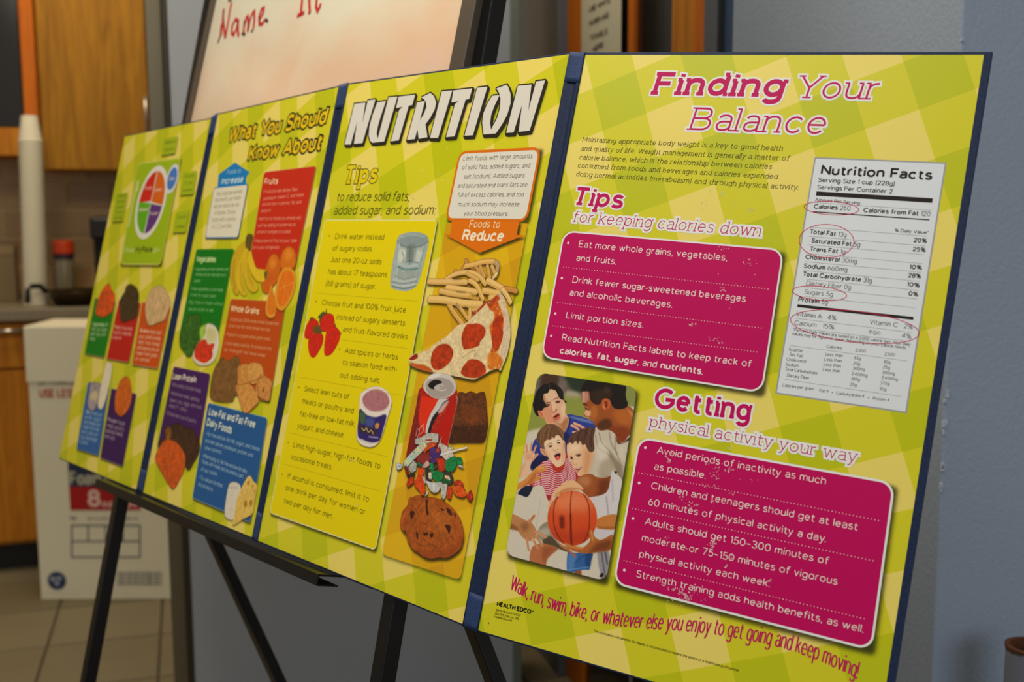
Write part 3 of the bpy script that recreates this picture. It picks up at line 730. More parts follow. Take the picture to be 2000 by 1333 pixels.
# cup carton on the floor
bx = thing('foam_cup_carton', 'tall white cardboard carton of foam cups standing on the tiled floor', 'carton')
RS, ES = R_, E_; R_ = np.array([1.0, 0, 0]); E_ = np.array([0, 1.0, 0]); dX = 3.43; SX = depth_surf(dX)
m_card = mat((224, 216, 188), .75, noise=.03, nscale=8, name='white_card')
xl = SX.dig(70, 1000)[0] / 1000; xr = SX.dig(331, 1000)[0] / 1000
zs = 1.26 - SX.dig(150, 745)[1] / 1000; zt = 1.26 - SX.dig(150, 637)[1] / 1000
solid('body', dX, dX + .22, xl, xr, 0, zs, m_card, bx, .003)
solid('lid', dX - .006, dX + .226, xl - .004, xr + .004, zs - .004, zt, m_card, bx, .004)
mb = MB(); p = SX.hit(62, 742); mb.obox(p - R_ * 0 - E_ * .002, R_, E_, Z_, .012, .003, .006); mb.build('tape_tab', mat((196, 190, 168), .6, name='tape'), bx)
SXf = SX.off(1.5)
def xquad(name, x0, y0, x1, y1, col, h, parent=bx):
    q = [SXf.dig(x0, y0), SXf.dig(x1, y0), SXf.dig(x1, y1), SXf.dig(x0, y1)]
    z = (q[0][1] + q[1][1]) / 2; q[0][1] = q[1][1] = z; z = (q[2][1] + q[3][1]) / 2; q[2][1] = q[3][1] = z
    q[0][0] = q[3][0] = (q[0][0] + q[3][0]) / 2; q[1][0] = q[2][0] = (q[1][0] + q[2][0]) / 2
    return flat(SXf, name, q, h, mat(col, .6, name='carton_ink'), parent)
xquad('navy_label', 133, 886, 273, 951, (34, 46, 72), 0.2); xquad('red_label', 136, 951, 274, 997, (170, 14, 16), 0.3)
L = Lettering(SXf); L.line('Foam Cups', (137, 948), (262, 948), 27, w=.2); L.build('label_text', (176, 172, 150), bx)
L = Lettering(SXf); L.line('8', (172, 991), (197, 991), 34, w=.2); L.line('oz cups', (199, 991), (268, 991), 14, w=.2); L.build('label_text', (226, 190, 176), bx)
L = Lettering(SXf); L.line('DRY FOAM CUPS', (75, 753), (160, 753), 9, w=.18); L.build('print_line', (96, 98, 92), bx)
L = Lettering(SXf); L.line('USE LESS', (77, 777), (150, 777), 17, w=.2); L.build('print_line', (186, 92, 80), bx)
L = Lettering(SXf)
for y in (1118, 1125, 1132, 1139): L.line('THIS CARTON PACKED WITH', (228, y + 5), (316, y + 5), 5, w=.2)
L.line('25 CUPS PER SLEEVE', (170, 1016), (270, 1016), 5, w=.15); L.line('No', (137, 1016), (150, 1016), 7, w=.2)
L.build('print_line', (70, 76, 96), bx)
vq = MB()
for a in ((140, 1027, 273, 1027), (140, 1058, 273, 1058), (140, 1089, 273, 1089), (140, 1027, 140, 1089), (273, 1027, 273, 1089), (172, 1027, 172, 1058), (206, 1027, 206, 1058), (240, 1027, 240, 1058)):
    out = ([], []); strip(SXf, [SXf.dig(a[0], a[1]), SXf.dig(a[2], a[3])], 4.2, .3, out, 2); vq.add(*out)
vq.build('print_table', mat((60, 68, 96), .6, name='carton_ink'), bx)
out = ([], []); c = SXf.dig(111, 1135); disc(SXf, c, 30, .3, out, 20); o = obj('printed_emblem', out[0], out[1], mat((40, 52, 92), .6, name='carton_ink'), bx)
out = ([], []); 
for q in ((-12, -6, 9), (8, -8, 8), (0, 9, 8)): disc(SXf, c + np.array(q[:2]), q[2], .4, out, 14)
obj('printed_emblem', out[0], out[1], mat((150, 156, 168), .6, name='carton_ink'), bx)

R_, E_ = RS, ES
# rusty tube in front of the right wall
SR = depth_surf(dC - .10); rp = thing('rusty_pipe', 'grey painted tube with a rusty open rim at the lower right edge', 'pipe')
c = SR.hit(2012, 1262); rr = .027
mb = MB(); b = np.array([c[0], c[1], 0.0]); mb.lathe(b, [(rr, 0), (rr, c[2] - .004), (rr - .001, c[2] - .003), (rr - .004, c[2] - .03), (rr - .004, c[2] - .06)], 32); mb.build('tube', mat((104, 108, 116), .5, noise=.1, nscale=30, name='grey_paint'), rp, smooth=True)
mb = MB(); n = 40; v = []; f = []
for k in range(n):
    a = 2 * math.pi * k / n; j = random.uniform(.0, .004)
    for r, z in ((rr + .0008, -.002 - j), (rr + .0012, .0), (rr - .005, .0005), (rr - .0055, -.012 - j * 2)): v.append(b + [r * math.cos(a), r * math.sin(a), c[2] + z])
for k in range(n):
    for q in range(3): f.append((k * 4 + q, ((k + 1) % n) * 4 + q, ((k + 1) % n) * 4 + q + 1, k * 4 + q + 1))
mb.add(v, f); mb.build('rim', mat((92, 52, 26), .9, noise=.6, nscale=180, bump=.6, name='rust'), rp)

# ------------------------------------------------------------ the folding display board
PAN = {4: ([.0738, 1.1249, .1448], [.3947, .9469, .1204], [-.0337, 1.0176, -.406]), 3: ([-.2006, 1.4004, .1457], [.0592, 1.1361, .1471], [-.3066, 1.2937, -.4023]),
       2: ([-.4426, 1.7058, .1341], [-.2144, 1.416, .1446], [-.5428, 1.5891, -.4204]), 1: ([-.6882, 2.0065, .1199], [-.4561, 1.7206, .1291], [-.7885, 1.8892, -.4371])}
CR = {4: [(1143, 107.5), (1921.7, 107.5), (1711.8, 1459.5), (933.8, 1232)], 3: [(681, 165.5), (1113, 106), (905, 1220), (504, 1056.6)],
      2: [(426, 224), (663, 170), (493.8, 1050.5), (279.7, 962.5)], 1: [(244, 267), (414, 232), (267.6, 957.6), (115.7, 894.6)]}
GO = {4: (0, 0), 3: (.87, .45), 2: (.08, -.05), 1: (.99, .64)}
SF = {k: Surf(np.array(a) + CAM, np.array(b) - a, np.array(c) - a) for k, (a, b, c) in PAN.items()}
Q4 = {k: [SF[k].dig(*p) for p in CR[k]] for k in SF}
board = thing('folding_display_board', 'lime checked four-panel folding nutrition display board standing open on an easel tray', 'display board')
def cloth(c, sc=900):
    m, nt, b = nodes('navy_bookcloth'); tc = nt.nodes.new('ShaderNodeTexCoord')
    n = nt.nodes.new('ShaderNodeTexNoise'); n.inputs['Scale'].default_value = sc; n.inputs['Detail'].default_value = 3
    mp = nt.nodes.new('ShaderNodeMapping'); mp.inputs['Scale'].default_value = (1, 1, .25); nt.links.new(tc.outputs['Object'], mp.inputs[0]); nt.links.new(mp.outputs[0], n.inputs['Vector'])
    cr = nt.nodes.new('ShaderNodeValToRGB'); cr.color_ramp.elements[0].position = .35; cr.color_ramp.elements[1].position = .75
    cr.color_ramp.elements[0].color = tuple(lin(c)) + (1,); cr.color_ramp.elements[1].color = tuple(lin([v * 1.35 + 8 for v in c])) + (1,)
    nt.links.new(n.outputs['Fac'], cr.inputs['Fac']); nt.links.new(cr.outputs['Color'], b.inputs['Base Color'])
    bp = nt.nodes.new('ShaderNodeBump'); bp.inputs['Strength'].default_value = .4; bp.inputs['Distance'].default_value = .0004
    nt.links.new(n.outputs['Fac'], bp.inputs['Height']); nt.links.new(bp.outputs['Normal'], b.inputs['Normal']); b.inputs['Roughness'].default_value = .6; b.inputs['Specular IOR Level'].default_value = .3
    return m
NAVY = cloth((12, 27, 56)); NAVY2 = cloth((30, 48, 84), 1500)
PN = {}
for k in (1, 2, 3, 4):
    S = SF[k]; q = Q4[k]; mL, mR, mT, mB_ = (1.0, 1.0, 2.2, 1.8)
    if k == 4: mR = 6.5; mT = 3.0
    def ex(p, dx, dy): return (p[0] + dx, p[1] + dy)
    o4 = [ex(q[0], -mL, -mT), ex(q[1], mR, -mT), ex(q[2], mR, mB_), ex(q[3], -mL, mB_)]
    v = [S.P(*p, 0) for p in o4] + [S.P(*p, -4.2) for p in o4]
    PN[k] = obj('panel', v, [(0, 1, 2, 3), (7, 6, 5, 4), (0, 4, 5, 1), (1, 5, 6, 2), (2, 6, 7, 3), (3, 7, 4, 0)], NAVY, board)
    PN[k]['label'] = {1: 'leftmost panel with the plate diagram', 2: 'second panel headed What You Should Know About', 3: 'third panel headed NUTRITION', 4: 'right panel headed Finding Your Balance'}[k]
    b_ = PN[k].modifiers.new('bevel', 'BEVEL'); b_.width = .0008; b_.segments = 2
    gm = ginghammat('lime_gingham_print', ((234, 213, 102), (211, 203, 28), (190, 192, 2)), GO[k])
    flat(S, 'gingham_sheet', q, .12, gm, PN[k], True)
for a, b in ((1, 2), (2, 3), (3, 4)):
    A, B = SF[a], SF[b]; qa, qb = Q4[a], Q4[b]; v = []; f = []
    n = 24; prof = [(0, .25), (.10, .35), (.2, -.9), (.34, -1.3), (.46, -.7), (.56, -1.4), (.72, -1.0), (.84, .3), (1, .25)]
    for i in range(n + 1):
        t = i / n; pa = A.P(*(np.array(qa[1]) * (1 - t) + np.array(qa[2]) * t + [0, (-2.2 if i == 0 else 1.8 if i == n else 0)]), 0); pb = B.P(*(np.array(qb[0]) * (1 - t) + np.array(qb[3]) * t + [0, (-2.2 if i == 0 else 1.8 if i == n else 0)]), 0)
        nn = A.N + B.N; nn /= np.linalg.norm(nn)
        for s_, h_ in prof: v.append(pa * (1 - s_) + pb * s_ + nn * h_ / 1000)
    m_ = len(prof)
    for i in range(n):
        for j in range(m_ - 1): f.append((i * m_ + j, i * m_ + j + 1, (i + 1) * m_ + j + 1, (i + 1) * m_ + j))
    hg = obj('hinge', v, f, NAVY, board, True)
    so = hg.modifiers.new('thick', 'SOLIDIFY'); so.thickness = .0012; so.offset = -1
    for v0_, v1_ in ((-2.2, 29), (-32, 1.8)):
        V = []; Fc = []; pr = [(.04, .3), (.08, .75), (.3, .95), (.5, 1.1), (.75, .95), (.95, .75), (.99, .3)]
        for i in range(7):
            for s_, h_ in pr:
                def edge(Q, j0, j1): 
                    Lh = np.linalg.norm(np.array(Q[j1]) - Q[j0]); vv = (v0_ + (v1_ - v0_) * i / 6); vv = vv if v0_ > -10 else Lh + vv
                    return np.array(Q[j0]) + (np.array(Q[j1]) - Q[j0]) * (vv / Lh)
                pa = A.P(*edge(qa, 1, 2), 0); pb = B.P(*edge(qb, 0, 3), 0); nn = A.N + B.N; nn /= np.linalg.norm(nn)
                V.append(pa * (1 - s_) + pb * s_ + nn * (h_ + random.uniform(-.05, .05)) / 1000)
        for i in range(6):
            for j in range(len(pr) - 1): Fc.append((i * 7 + j, i * 7 + j + 1, (i + 1) * 7 + j + 1, (i + 1) * 7 + j))
        pt = obj('hinge_patch', V, Fc, NAVY2, hg, True); so = pt.modifiers.new('thick', 'SOLIDIFY'); so.thickness = .0008; so.offset = -1

# ------------------------------------------------------------ easel and whiteboard
ez = thing('easel', 'black metal easel with a tray holding the folding display board', 'easel')
EP = Surf(SF[2].O - SF[2].N * .048, SF[2].U, SF[2].V)
m_black = mat((14, 13, 13), .35, .3, name='black_enamel')
def post(pa, pb, z1):
    a, b = EP.hit(*pa), EP.hit(*pb); d = (b - a) / (b[2] - a[2])
    mb = MB(); foot = a + d * (0.004 - a[2]); top = a + d * (z1 - a[2]); mb.bar(foot, top, .020, .020, EP.U); mb.build('front_post', m_black, ez, .0015)
    mf = MB(); mf.bar(foot - Z_ * .004, foot + d * .03, .026, .026, EP.U); mf.build('rubber_foot', mat((30, 30, 30), .9, name='rubber'), ez)
    return a, d
a1_, d1_ = post((172, 1333), (239, 963), 1.95); a2_, d2_ = post((747, 1333), (955, 65), 1.95)
EQ = EP.off(-12)
def rear(pa, pb, out):
    a = EQ.hit(*pa); b = EP.off(-12 - out).hit(*pb); d = (b - a) / (b[2] - a[2]); foot = a + d * (0 - a[2])
    mb = MB(); mb.bar(foot, a, .020, .016, EP.U); mb.build('rear_leg', m_black, ez, .0015)
rear((279, 753), (545, 1333), 170); rear((815, 930), (968, 1333), 110)
mb = MB(); mb.bar(EP.off(-11).hit(330, 600), EP.off(-11).hit(860, 600), .016, .012, EP.V); mb.build('cross_bar', m_black, ez, .001)
# tray: an open channel under panels one to three
q0 = SF[1].dig(214, 934); PA = SF[1].P(q0[0], q0[1] + 2, 0); q1 = SF[3].dig(654, 1118); PB = SF[3].P(q1[0], q1[1] + 2, 0)
ax = PB - PA; Lx = np.linalg.norm(ax); ax /= Lx; dn = SF[2].V - ax * (SF[2].V @ ax); dn /= np.linalg.norm(dn); fo = np.cross(ax, dn); fo = fo if fo @ SF[2].N > 0 else -fo
mb = MB(); mid = (PA + PB) / 2
mb.obox(mid + dn * .0025 + fo * -.016, ax, fo, dn, Lx / 2, .036, .0012)         # floor of the tray
mb.obox(mid + dn * .0075 + fo * .0195, ax, fo, dn, Lx / 2, .0012, .0062)        # front lip, folded down
mb.obox(mid + dn * .0135 + fo * .006, ax, fo, dn, Lx / 2, .0135, .0009)
mb.obox(mid + dn * .0025 + fo * -.052, ax, fo, dn, Lx / 2, .0012, .012)
mb.build('tray', m_black, ez, .0004)
wb = thing('whiteboard', 'smudged whiteboard with faded red handwriting in a thin brown frame', 'whiteboard')
BP = EP.off(12)
tl, tr = np.array([*BP.dig(404, 60)]), np.array([*BP.dig(903, 60)]); vlist = (tl[1] - 560, 330)
lx0 = BP.dig(385, 225)[0]; lx1 = BP.dig(410, 20)[0]; rx0 = BP.dig(891, 128)[0]; rx1 = BP.dig(912, 0)[0]
ul, ur = (lx0 + lx1) / 2, (rx0 + rx1) / 2; vt, vb = vlist
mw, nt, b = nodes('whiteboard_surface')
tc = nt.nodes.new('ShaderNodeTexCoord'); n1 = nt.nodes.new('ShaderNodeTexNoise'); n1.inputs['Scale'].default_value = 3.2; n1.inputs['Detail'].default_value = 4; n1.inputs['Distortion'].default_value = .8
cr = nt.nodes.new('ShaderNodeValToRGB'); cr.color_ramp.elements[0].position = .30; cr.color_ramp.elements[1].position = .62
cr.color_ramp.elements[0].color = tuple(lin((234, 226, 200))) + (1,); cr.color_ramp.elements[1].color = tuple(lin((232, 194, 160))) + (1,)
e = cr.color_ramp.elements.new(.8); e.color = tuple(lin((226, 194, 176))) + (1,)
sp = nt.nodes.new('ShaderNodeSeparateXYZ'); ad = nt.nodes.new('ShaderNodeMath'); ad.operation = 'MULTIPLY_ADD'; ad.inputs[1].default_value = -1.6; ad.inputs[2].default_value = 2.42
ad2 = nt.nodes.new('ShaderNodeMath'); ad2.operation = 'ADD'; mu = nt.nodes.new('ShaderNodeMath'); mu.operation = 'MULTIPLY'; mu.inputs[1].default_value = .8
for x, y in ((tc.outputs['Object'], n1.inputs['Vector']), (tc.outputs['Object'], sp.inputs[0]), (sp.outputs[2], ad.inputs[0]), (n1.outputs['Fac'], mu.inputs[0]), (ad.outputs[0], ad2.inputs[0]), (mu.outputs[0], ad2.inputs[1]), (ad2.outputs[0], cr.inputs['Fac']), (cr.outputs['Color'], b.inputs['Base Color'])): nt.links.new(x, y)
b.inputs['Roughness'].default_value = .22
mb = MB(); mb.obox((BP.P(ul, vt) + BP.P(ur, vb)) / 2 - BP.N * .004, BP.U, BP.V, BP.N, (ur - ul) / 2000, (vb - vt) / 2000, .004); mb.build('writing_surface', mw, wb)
def bpbar(u0, v0, u1, v1, wd, m, dpt=.008, nm='frame'):
    mb = MB(); mb.bar(BP.P(u0, v0), BP.P(u1, v1), wd, dpt * 2, BP.U if abs(u1 - u0) < 1 else BP.V); mb.build(nm, m, wb, .001)
mfr = mat((92, 80, 68), .45, .4, name='bronze_frame')
bpbar(ul - 5, vt - 5, ul - 5, vb + 5, .010, mfr); bpbar(ur + 14, vt - 5, ur + 14, vb + 5, .028, mfr); bpbar(ul - 10, vt - 5, ur + 28, vt - 5, .010, mfr); bpbar(ul - 10, vb + 5, ur + 28, vb + 5, .010, mfr)
WP = BP.off(.3)
def scribble(name, lines, w, col, h=.3):
    out = ([], [])
    for l in lines: strip(WP, [WP.dig(*p) for p in l], w, h, out)
    obj(name, out[0], out[1], mat(col, .5, name='marker_ink'), wb)
FW = (370, 0, 3.1746)
def fw(t): return fr(FW, t)
scribble('marker_writing', [fw('195,225 205,140 212,60 208,110 215,180 222,232 238,150 250,70 262,10'), fw('302,130 285,120 265,160 262,205 275,215 292,180 302,130 300,190 305,225'),
  fw('335,205 342,130 340,160 352,110 362,100 366,150 362,190 375,120 392,80 402,70 402,130 396,180'), fw('430,130 455,85 462,50 448,55 432,100 434,150 452,150 470,118')], 6.5, (196, 34, 34))
scribble('marker_writing', [fw('700,-10 695,30 690,90 668,98'), fw('690,90 712,78'), fw('742,-10 745,60 742,85'), fw('790,-20 785,40 795,70 808,45 812,20')], 6.5, (196, 34, 34))
scribble('marker_writing', [fw('198,150 192,215 176,268'), fw('325,205 345,215'), fw('382,200 396,180'), fw('470,120 486,135'), fw('738,80 752,74'), fw('240,5 262,-6')], 5.5, (52, 48, 44), .25)

# ------------------------------------------------------------ printing: right panel
PINK = (190, 0, 88); WHT = (232, 230, 226); DK = (58, 54, 30)
S, P4 = SF[4], PN[4]
Z0 = (0, 0, 1)
def digs(S, pts): return [S.dig(*p) for p in pts]
def box(S, par, pts, r, col, border=None, bw=0, shadow=None, name='text_box', h=.30):
    q = digs(S, pts)
    if shadow: soft(S, q, par, *shadow)
    if border is not None:
        flat(S, 'box_border', rounded(q, r), h, mat(border, .5, spec=.2, name='ink'), par)
        return flat(S, name, rounded(inset(q, bw), max(r - bw, .5)), h + .06, mat(col, .5, spec=.2, name='ink'), par)
    return flat(S, name, rounded(q, r), h, mat(col, .5, spec=.2, name='ink'), par)
def T(S, par, name, col, rows, cap, outcol=None, **kw):
    L = Lettering(S)
    for r in rows:
        k = dict(kw); 
        if len(r) > 3: k.update(r[3])
        L.line(r[0], r[1], r[2], k.pop('cap', cap), **k)
    return L.build(name, col, par, outcol)
def dots(S, par, a, b, n, r, col):
    out = ([], []); A, B = S.dig(*a), S.dig(*b)
    for i in range(n): disc(S, A + (B - A) * i / (n - 1), r, .56, out, 6)
    obj('dotted_rule', out[0], out[1], mat(col, .5, spec=.2, name='ink'), par)
def rules(S, par, rows, w, col, name='rule'):
    out = ([], [])
    for a, b in rows: strip(S, [S.dig(*a), S.dig(*b)], w, .47, out)
    obj(name, out[0], out[1], mat(col, .5, spec=.2, name='ink'), par)
def bullets(S, par, pts, r, col):
    for p in pts:
        out = ([], []); disc(S, S.dig(*p), r, .56, out, 12); obj('bullet', out[0], out[1], mat(col, .5, spec=.2, name='ink'), par)

T(S, P4, 'heading', PINK, [('Finding', (1270, 185), (1530, 190.5))], 45, WHT, w=.2, slab=True, slant=.16, out=1.7)
T(S, P4, 'heading', PINK, [('Your', (1551, 191.5), (1712, 195)), ('Balance', (1344, 254), (1609, 263))], 45, WHT, w=.085, slab=True, slant=.16, out=1.8)
T(S, P4, 'paragraph', DK, [
 ('Maintaining appropriate body weight is a key to good health', (1136.8, 277), (1528, 295)),
 ('and quality of life. Weight management is generally a matter of', (1133.8, 294.5), (1541, 314.3)),
 ('calorie balance, which is the relationship between calories', (1130.5, 311.3), (1507, 330.5)),
 ('consumed from foods and beverages and calories expended', (1127.5, 327.5), (1518, 350)),
 ('doing normal activities (metabolism) and through physical activity.', (1124.3, 344.3), (1558.8, 371.3))], 9.6, w=.085, slab=True, slant=.14)
T(S, P4, 'heading', PINK, [('Tips', (1114, 399.5), (1215, 409))], 36, WHT, w=.19, slab=True, slant=.14, out=1.6)
T(S, P4, 'heading', PINK, [('for keeping calories down', (1117, 433.5), (1484, 462.5))], 22.5, WHT, w=.075, slab=True, slant=.14, out=1.9)
T(S, P4, 'heading', PINK, [('Getting', (1275, 797), (1465, 823.5))], 41, WHT, w=.19, slab=True, slant=.0, out=1.7)
T(S, P4, 'heading', PINK, [('physical activity your way', (1268, 834), (1672, 904.5))], 22.5, WHT, w=.075, slab=True, slant=.04, out=1.9)
B1 = box(S, P4, [(1101, 450), (1532, 487), (1489, 769), (1056, 699)], 12, PINK, WHT, 1.6, (2.2, 3.2, 1.5))
B2 = box(S, P4, [(1248, 853), (1749, 943), (1703.5, 1272.5), (1197, 1141)], 12, PINK, WHT, 1.9, (2.4, 3.4, 1.6))
WT = (236, 214, 208)
T(S, P4, 'bullet_text', WT, [
 ('Eat more whole grains, vegetables,', (1130, 483), (1420, 510.5)), ('and fruits.', (1125, 510), (1203, 517.3)),
 ('Drink fewer sugar-sweetened beverages', (1117.5, 552.5), (1456, 590.8)), ('and alcoholic beverages.', (1112, 577.5), (1312.5, 602)),
 ('Limit portion sizes.', (1105, 622), (1256, 641.3)), ('Read Nutrition Facts labels to keep track of', (1097, 665.5), (1467, 718)),
 ('{calories}, {fat}, {sugar}, and {nutrients}.', (1092.5, 691), (1372, 732.5), dict(bold=.2))], 13.2, w=.12)
for a, b in (((1101, 522), (1500, 565)), ((1088.8, 591.3), (1487, 641.3)), ((1080, 637), (1478, 688))): dots(S, P4, a, b, 74, .42, WT)
bullets(S, P4, [(1110, 475), (1097.5, 543.8), (1084.8, 612.8), (1076.8, 656.5)], 1.25, WT)
T(S, P4, 'bullet_text', WT, [
 ('Avoid periods of inactivity as much', (1282.5, 886), (1612.5, 947.5)), ('as possible.', (1277, 917.5), (1378, 936)),
 ('Children and teenagers should get at least', (1271, 955.5), (1674.5, 1037.5)), ('60 minutes of physical activity a day.', (1265.5, 987), (1612.5, 1060)),
 ('Adults should get 150–300 minutes of', (1259, 1025), (1618, 1103.8)), ('moderate or 75–150 minutes of vigorous', (1253, 1057), (1635, 1143.8)),
 ('physical activity each week.', (1248, 1088.8), (1503, 1147.8)), ('Strength training adds health benefits, as well.', (1242, 1127.5), (1686, 1237))], 14.2, w=.115)
for a, b in (((1248, 924), (1716, 1017.5)), ((1236, 993.8), (1705, 1096)), ((1219, 1095.5), (1688, 1209.5))): dots(S, P4, a, b, 74, .44, WT)
bullets(S, P4, [(1260.5, 875), (1248.5, 944), (1236.5, 1013.5), (1219.5, 1114.3)], 1.3, WT)
T(S, P4, 'slogan', (192, 4, 84), [('Walk, run, swim, bike, or whatever else you enjoy to get going and keep moving!', (996, 1151), (1671, 1325),
  dict(base=[(996, 1151), (1035, 1174), (1070, 1189), (1117, 1205), (1160, 1215), (1205, 1224), (1261, 1229.5), (1300, 1231), (1337, 1234), (1394, 1240), (1450, 1250), (1509, 1262), (1550, 1274), (1599, 1292), (1640, 1310), (1673, 1326)]))], 30, w=.085, slant=.06)
T(S, P4, 'maker_name', (22, 22, 14), [('HEALTH EDCO', (970, 1184), (1037, 1200.5)), ('®', (1039, 1198), (1042, 1199), dict(cap=5, w=.1))], 9.2, w=.24)
T(S, P4, 'small_print', (70, 66, 22), [('©2011 HEALTH EDCO®', (968, 1194), (1017, 1205.5)), ('800-299-3366 ext. 295', (967, 1201), (1013, 1212)), ('HealthEdco.com', (965.8, 1207), (999.5, 1215)), ('4', (953, 1220), (955, 1220.5), dict(w=.2)),
 ('The information contained in this display is not intended to replace the advice of a healthcare professional.', (1158.8, 1235), (1443, 1313), dict(cap=5.2, w=.12))], 4.6, w=.12)

# nutrition label
lb = digs(S, [(1591, 307), (1849, 317.5), (1771, 808), (1514, 769.5)])
flat(S, 'label_border', lb, .30, mat((158, 158, 160), .5, spec=.2, name='ink'), P4)
flat(S, 'nutrition_label', inset(lb, 1.35), .36, mat((218, 222, 225), .5, spec=.2, name='ink'), P4)
BK = (34, 26, 22)
T(S, P4, 'label_heading', BK, [('Nutrition Facts', (1602, 341.3), (1820.5, 352.5))], 19.5, w=.2)
T(S, P4, 'label_text', BK, [('Serving Size 1 cup (228g)', (1597.5, 355.8), (1747.5, 363.8)), ('Servings Per Container 2', (1595.5, 370), (1743, 378.8)), ('% Daily Value*', (1747, 453.3), (1813.8, 458), dict(cap=6.6)), ('Amount Per Serving', (1591.8, 393), (1679.3, 400), dict(cap=6.2))], 9, w=.155)
rows = [('{Calories} 260', (1589, 408), (1660.5, 412)), ('{Calories from Fat} 120', (1685.8, 415), (1816.8, 423.3)), ('{Total Fat} 13g', (1581, 457), (1653, 463.8)), ('{20%}', (1783.8, 473.8), (1809.5, 475.5)),
 ('{Saturated Fat} 5g', (1584.5, 474.5), (1679.5, 483)), ('{25%}', (1781.8, 491.3), (1807, 493.3)), ('{Trans Fat} 1g', (1581, 490.8), (1650.8, 497)), ('{Cholesterol} 30mg', (1572.5, 506.3), (1673.3, 515.5)), ('{10%}', (1775.5, 526.3), (1800, 527.5)),
 ('{Sodium} 660mg', (1569.5, 523.8), (1654.5, 531.8)), ('{28%}', (1773, 542.5), (1798, 544.5)), ('{Total Carbohydrate} 31g', (1567.5, 540), (1702.5, 553.3)), ('{10%}', (1770.5, 560), (1795.5, 562.5)), ('Dietary Fiber 0g', (1574.5, 557.5), (1661.3, 566.3)),
 ('{0%}', (1773.8, 578), (1792.5, 580)), ('Sugars 5g', (1571.3, 574.5), (1626.3, 580)), ('{Protein} 5g', (1558.8, 589.3), (1616.3, 595.5)), ('Vitamin A', (1555, 617.5), (1604.5, 623.3)), ('4%', (1616, 624.5), (1633, 626.5)), ('Vitamin C', (1698, 633.3), (1753, 640)), ('2%', (1765, 641.5), (1782.5, 643.8)),
 ('Calcium', (1551, 635), (1594, 640)), ('15%', (1606, 641.5), (1629, 644)), ('Iron', (1697.5, 652.5), (1718.8, 655)), ('4%', (1761, 660), (1779.5, 662.5))]
T(S, P4, 'label_text', BK, rows, 9.4, w=.10, bold=.185)
rows = [('*Percent Daily Values are based on a 2,000 calorie diet. Your daily', (1548.8, 647.5), (1778, 676.3)), ('values may be higher or lower depending on your calorie needs.', (1547, 654.8), (1770, 682.8)), ('Calories:', (1614, 680), (1645, 683.3)), ('2,000', (1670.5, 687), (1690.5, 689.3)), ('2,500', (1727.5, 694.5), (1748, 696.8)),
 ('Calories per gram:', (1527.5, 755.5), (1590, 763.3)), ('Fat 9', (1600, 766.3), (1617.5, 768.3)), ('Carbohydrate 4', (1633, 771.3), (1687.5, 777.5)), ('Protein 4', (1704.5, 781.3), (1736.8, 785))]
x2 = [('65g', '80g', 1612), ('20g', '25g', 1610), ('300mg', '300mg', 1608.5), ('2,400mg', '2,400mg', 1607), ('300g', '375g', 0), ('25g', '30g', 0)]
nm = [('Total Fat', 1539.5, 685.8, 1567.5, 688.8), ('Sat. Fat', 1541.8, 695.5, 1567.5, 698.8), ('Cholesterol', 1535.8, 705, 1574, 709.3), ('Sodium', 1534, 715, 1559.5, 717.5), ('Total Carbohydrate', 1533, 723.8, 1596, 732.5), ('Dietary Fiber', 1537, 736.3, 1580.5, 742)]
c1 = [(1668, 702, 1681, 703.8), (1666, 712.5, 1679.5, 714.3), (1665, 722.5, 1689, 725), (1663, 733, 1694, 736.8), (1661.8, 743.3, 1679, 745), (1660, 754.3, 1673, 755.8)]
c2 = [(1725.8, 709.5, 1739, 711.3), (1724.5, 720, 1738, 721.8), (1722.5, 730.5, 1747.5, 733.3), (1721.5, 740.8, 1753, 744.5), (1719, 751.3, 1737, 753.3), (1717, 762.5, 1730.8, 764.3)]
for i in range(6):
    n_ = nm[i]; rows.append((n_[0], (n_[1], n_[2]), (n_[3], n_[4])))
    rows.append((x2[i][0], c1[i][:2], c1[i][2:])); rows.append((x2[i][1], c2[i][:2], c2[i][2:]))
    if x2[i][2]: rows.append(('Less than', (x2[i][2], 695 + 10 * i), (x2[i][2] + 33.5, 698.3 + 10 * i)))
T(S, P4, 'label_small_print', (52, 48, 46), rows, 6.2, w=.115)
bullets(S, P4, [(1625.5, 767), (1696.3, 777.5)], .45, BK)
rules(S, P4, [((1594.2, 378.3), (1821.3, 392.2))], 3.9, BK, 'thick_rule'); rules(S, P4, [((1557.5, 597.5), (1784, 622.5))], 2.5, BK, 'thick_rule'); rules(S, P4, [((1588, 414), (1815.5, 430))], 1.0, BK, 'medium_rule')
rules(S, P4, [((1591, 396), (1819, 411.3)), ((1583.8, 444.3), (1810, 461.8)), ((1580.5, 462), (1807.5, 480.8)), ((1577.5, 478.3), (1805, 498)), ((1575, 495.5), (1802.5, 515.5)), ((1571.8, 511.3), (1798.8, 532.5)), ((1569.3, 528.8), (1796.3, 550)),
 ((1575, 545.8), (1793.8, 567.5)), ((1573.8, 562.5), (1790.5, 584.5)), ((1571, 579.5), (1787.5, 601.8)), ((1553, 622), (1780, 650)), ((1549.5, 640.5), (1777.5, 667.5)), ((1543, 675), (1771.8, 705.8)), ((1532.5, 741.5), (1760.8, 775.3))], .28, (120, 116, 118), 'thin_rule')
out = ([], [])
for cx, cy, rx, ry in ((1623.3, 407, 53.3, 13.2), (1613.8, 471, 53.6, 32.6), (1600.2, 573.2, 53.4, 13.6), (1666.3, 638, 129, 30.5)):
    c = S.dig(cx, cy); a = np.linalg.norm(S.dig(cx + rx, cy + rx * .11) - c); b = ry / S.scale(cx, cy)
    strip(S, [(c[0] + a * math.cos(t * math.pi / 30), c[1] + b * math.sin(t * math.pi / 30)) for t in range(61)], .62, .60, out)
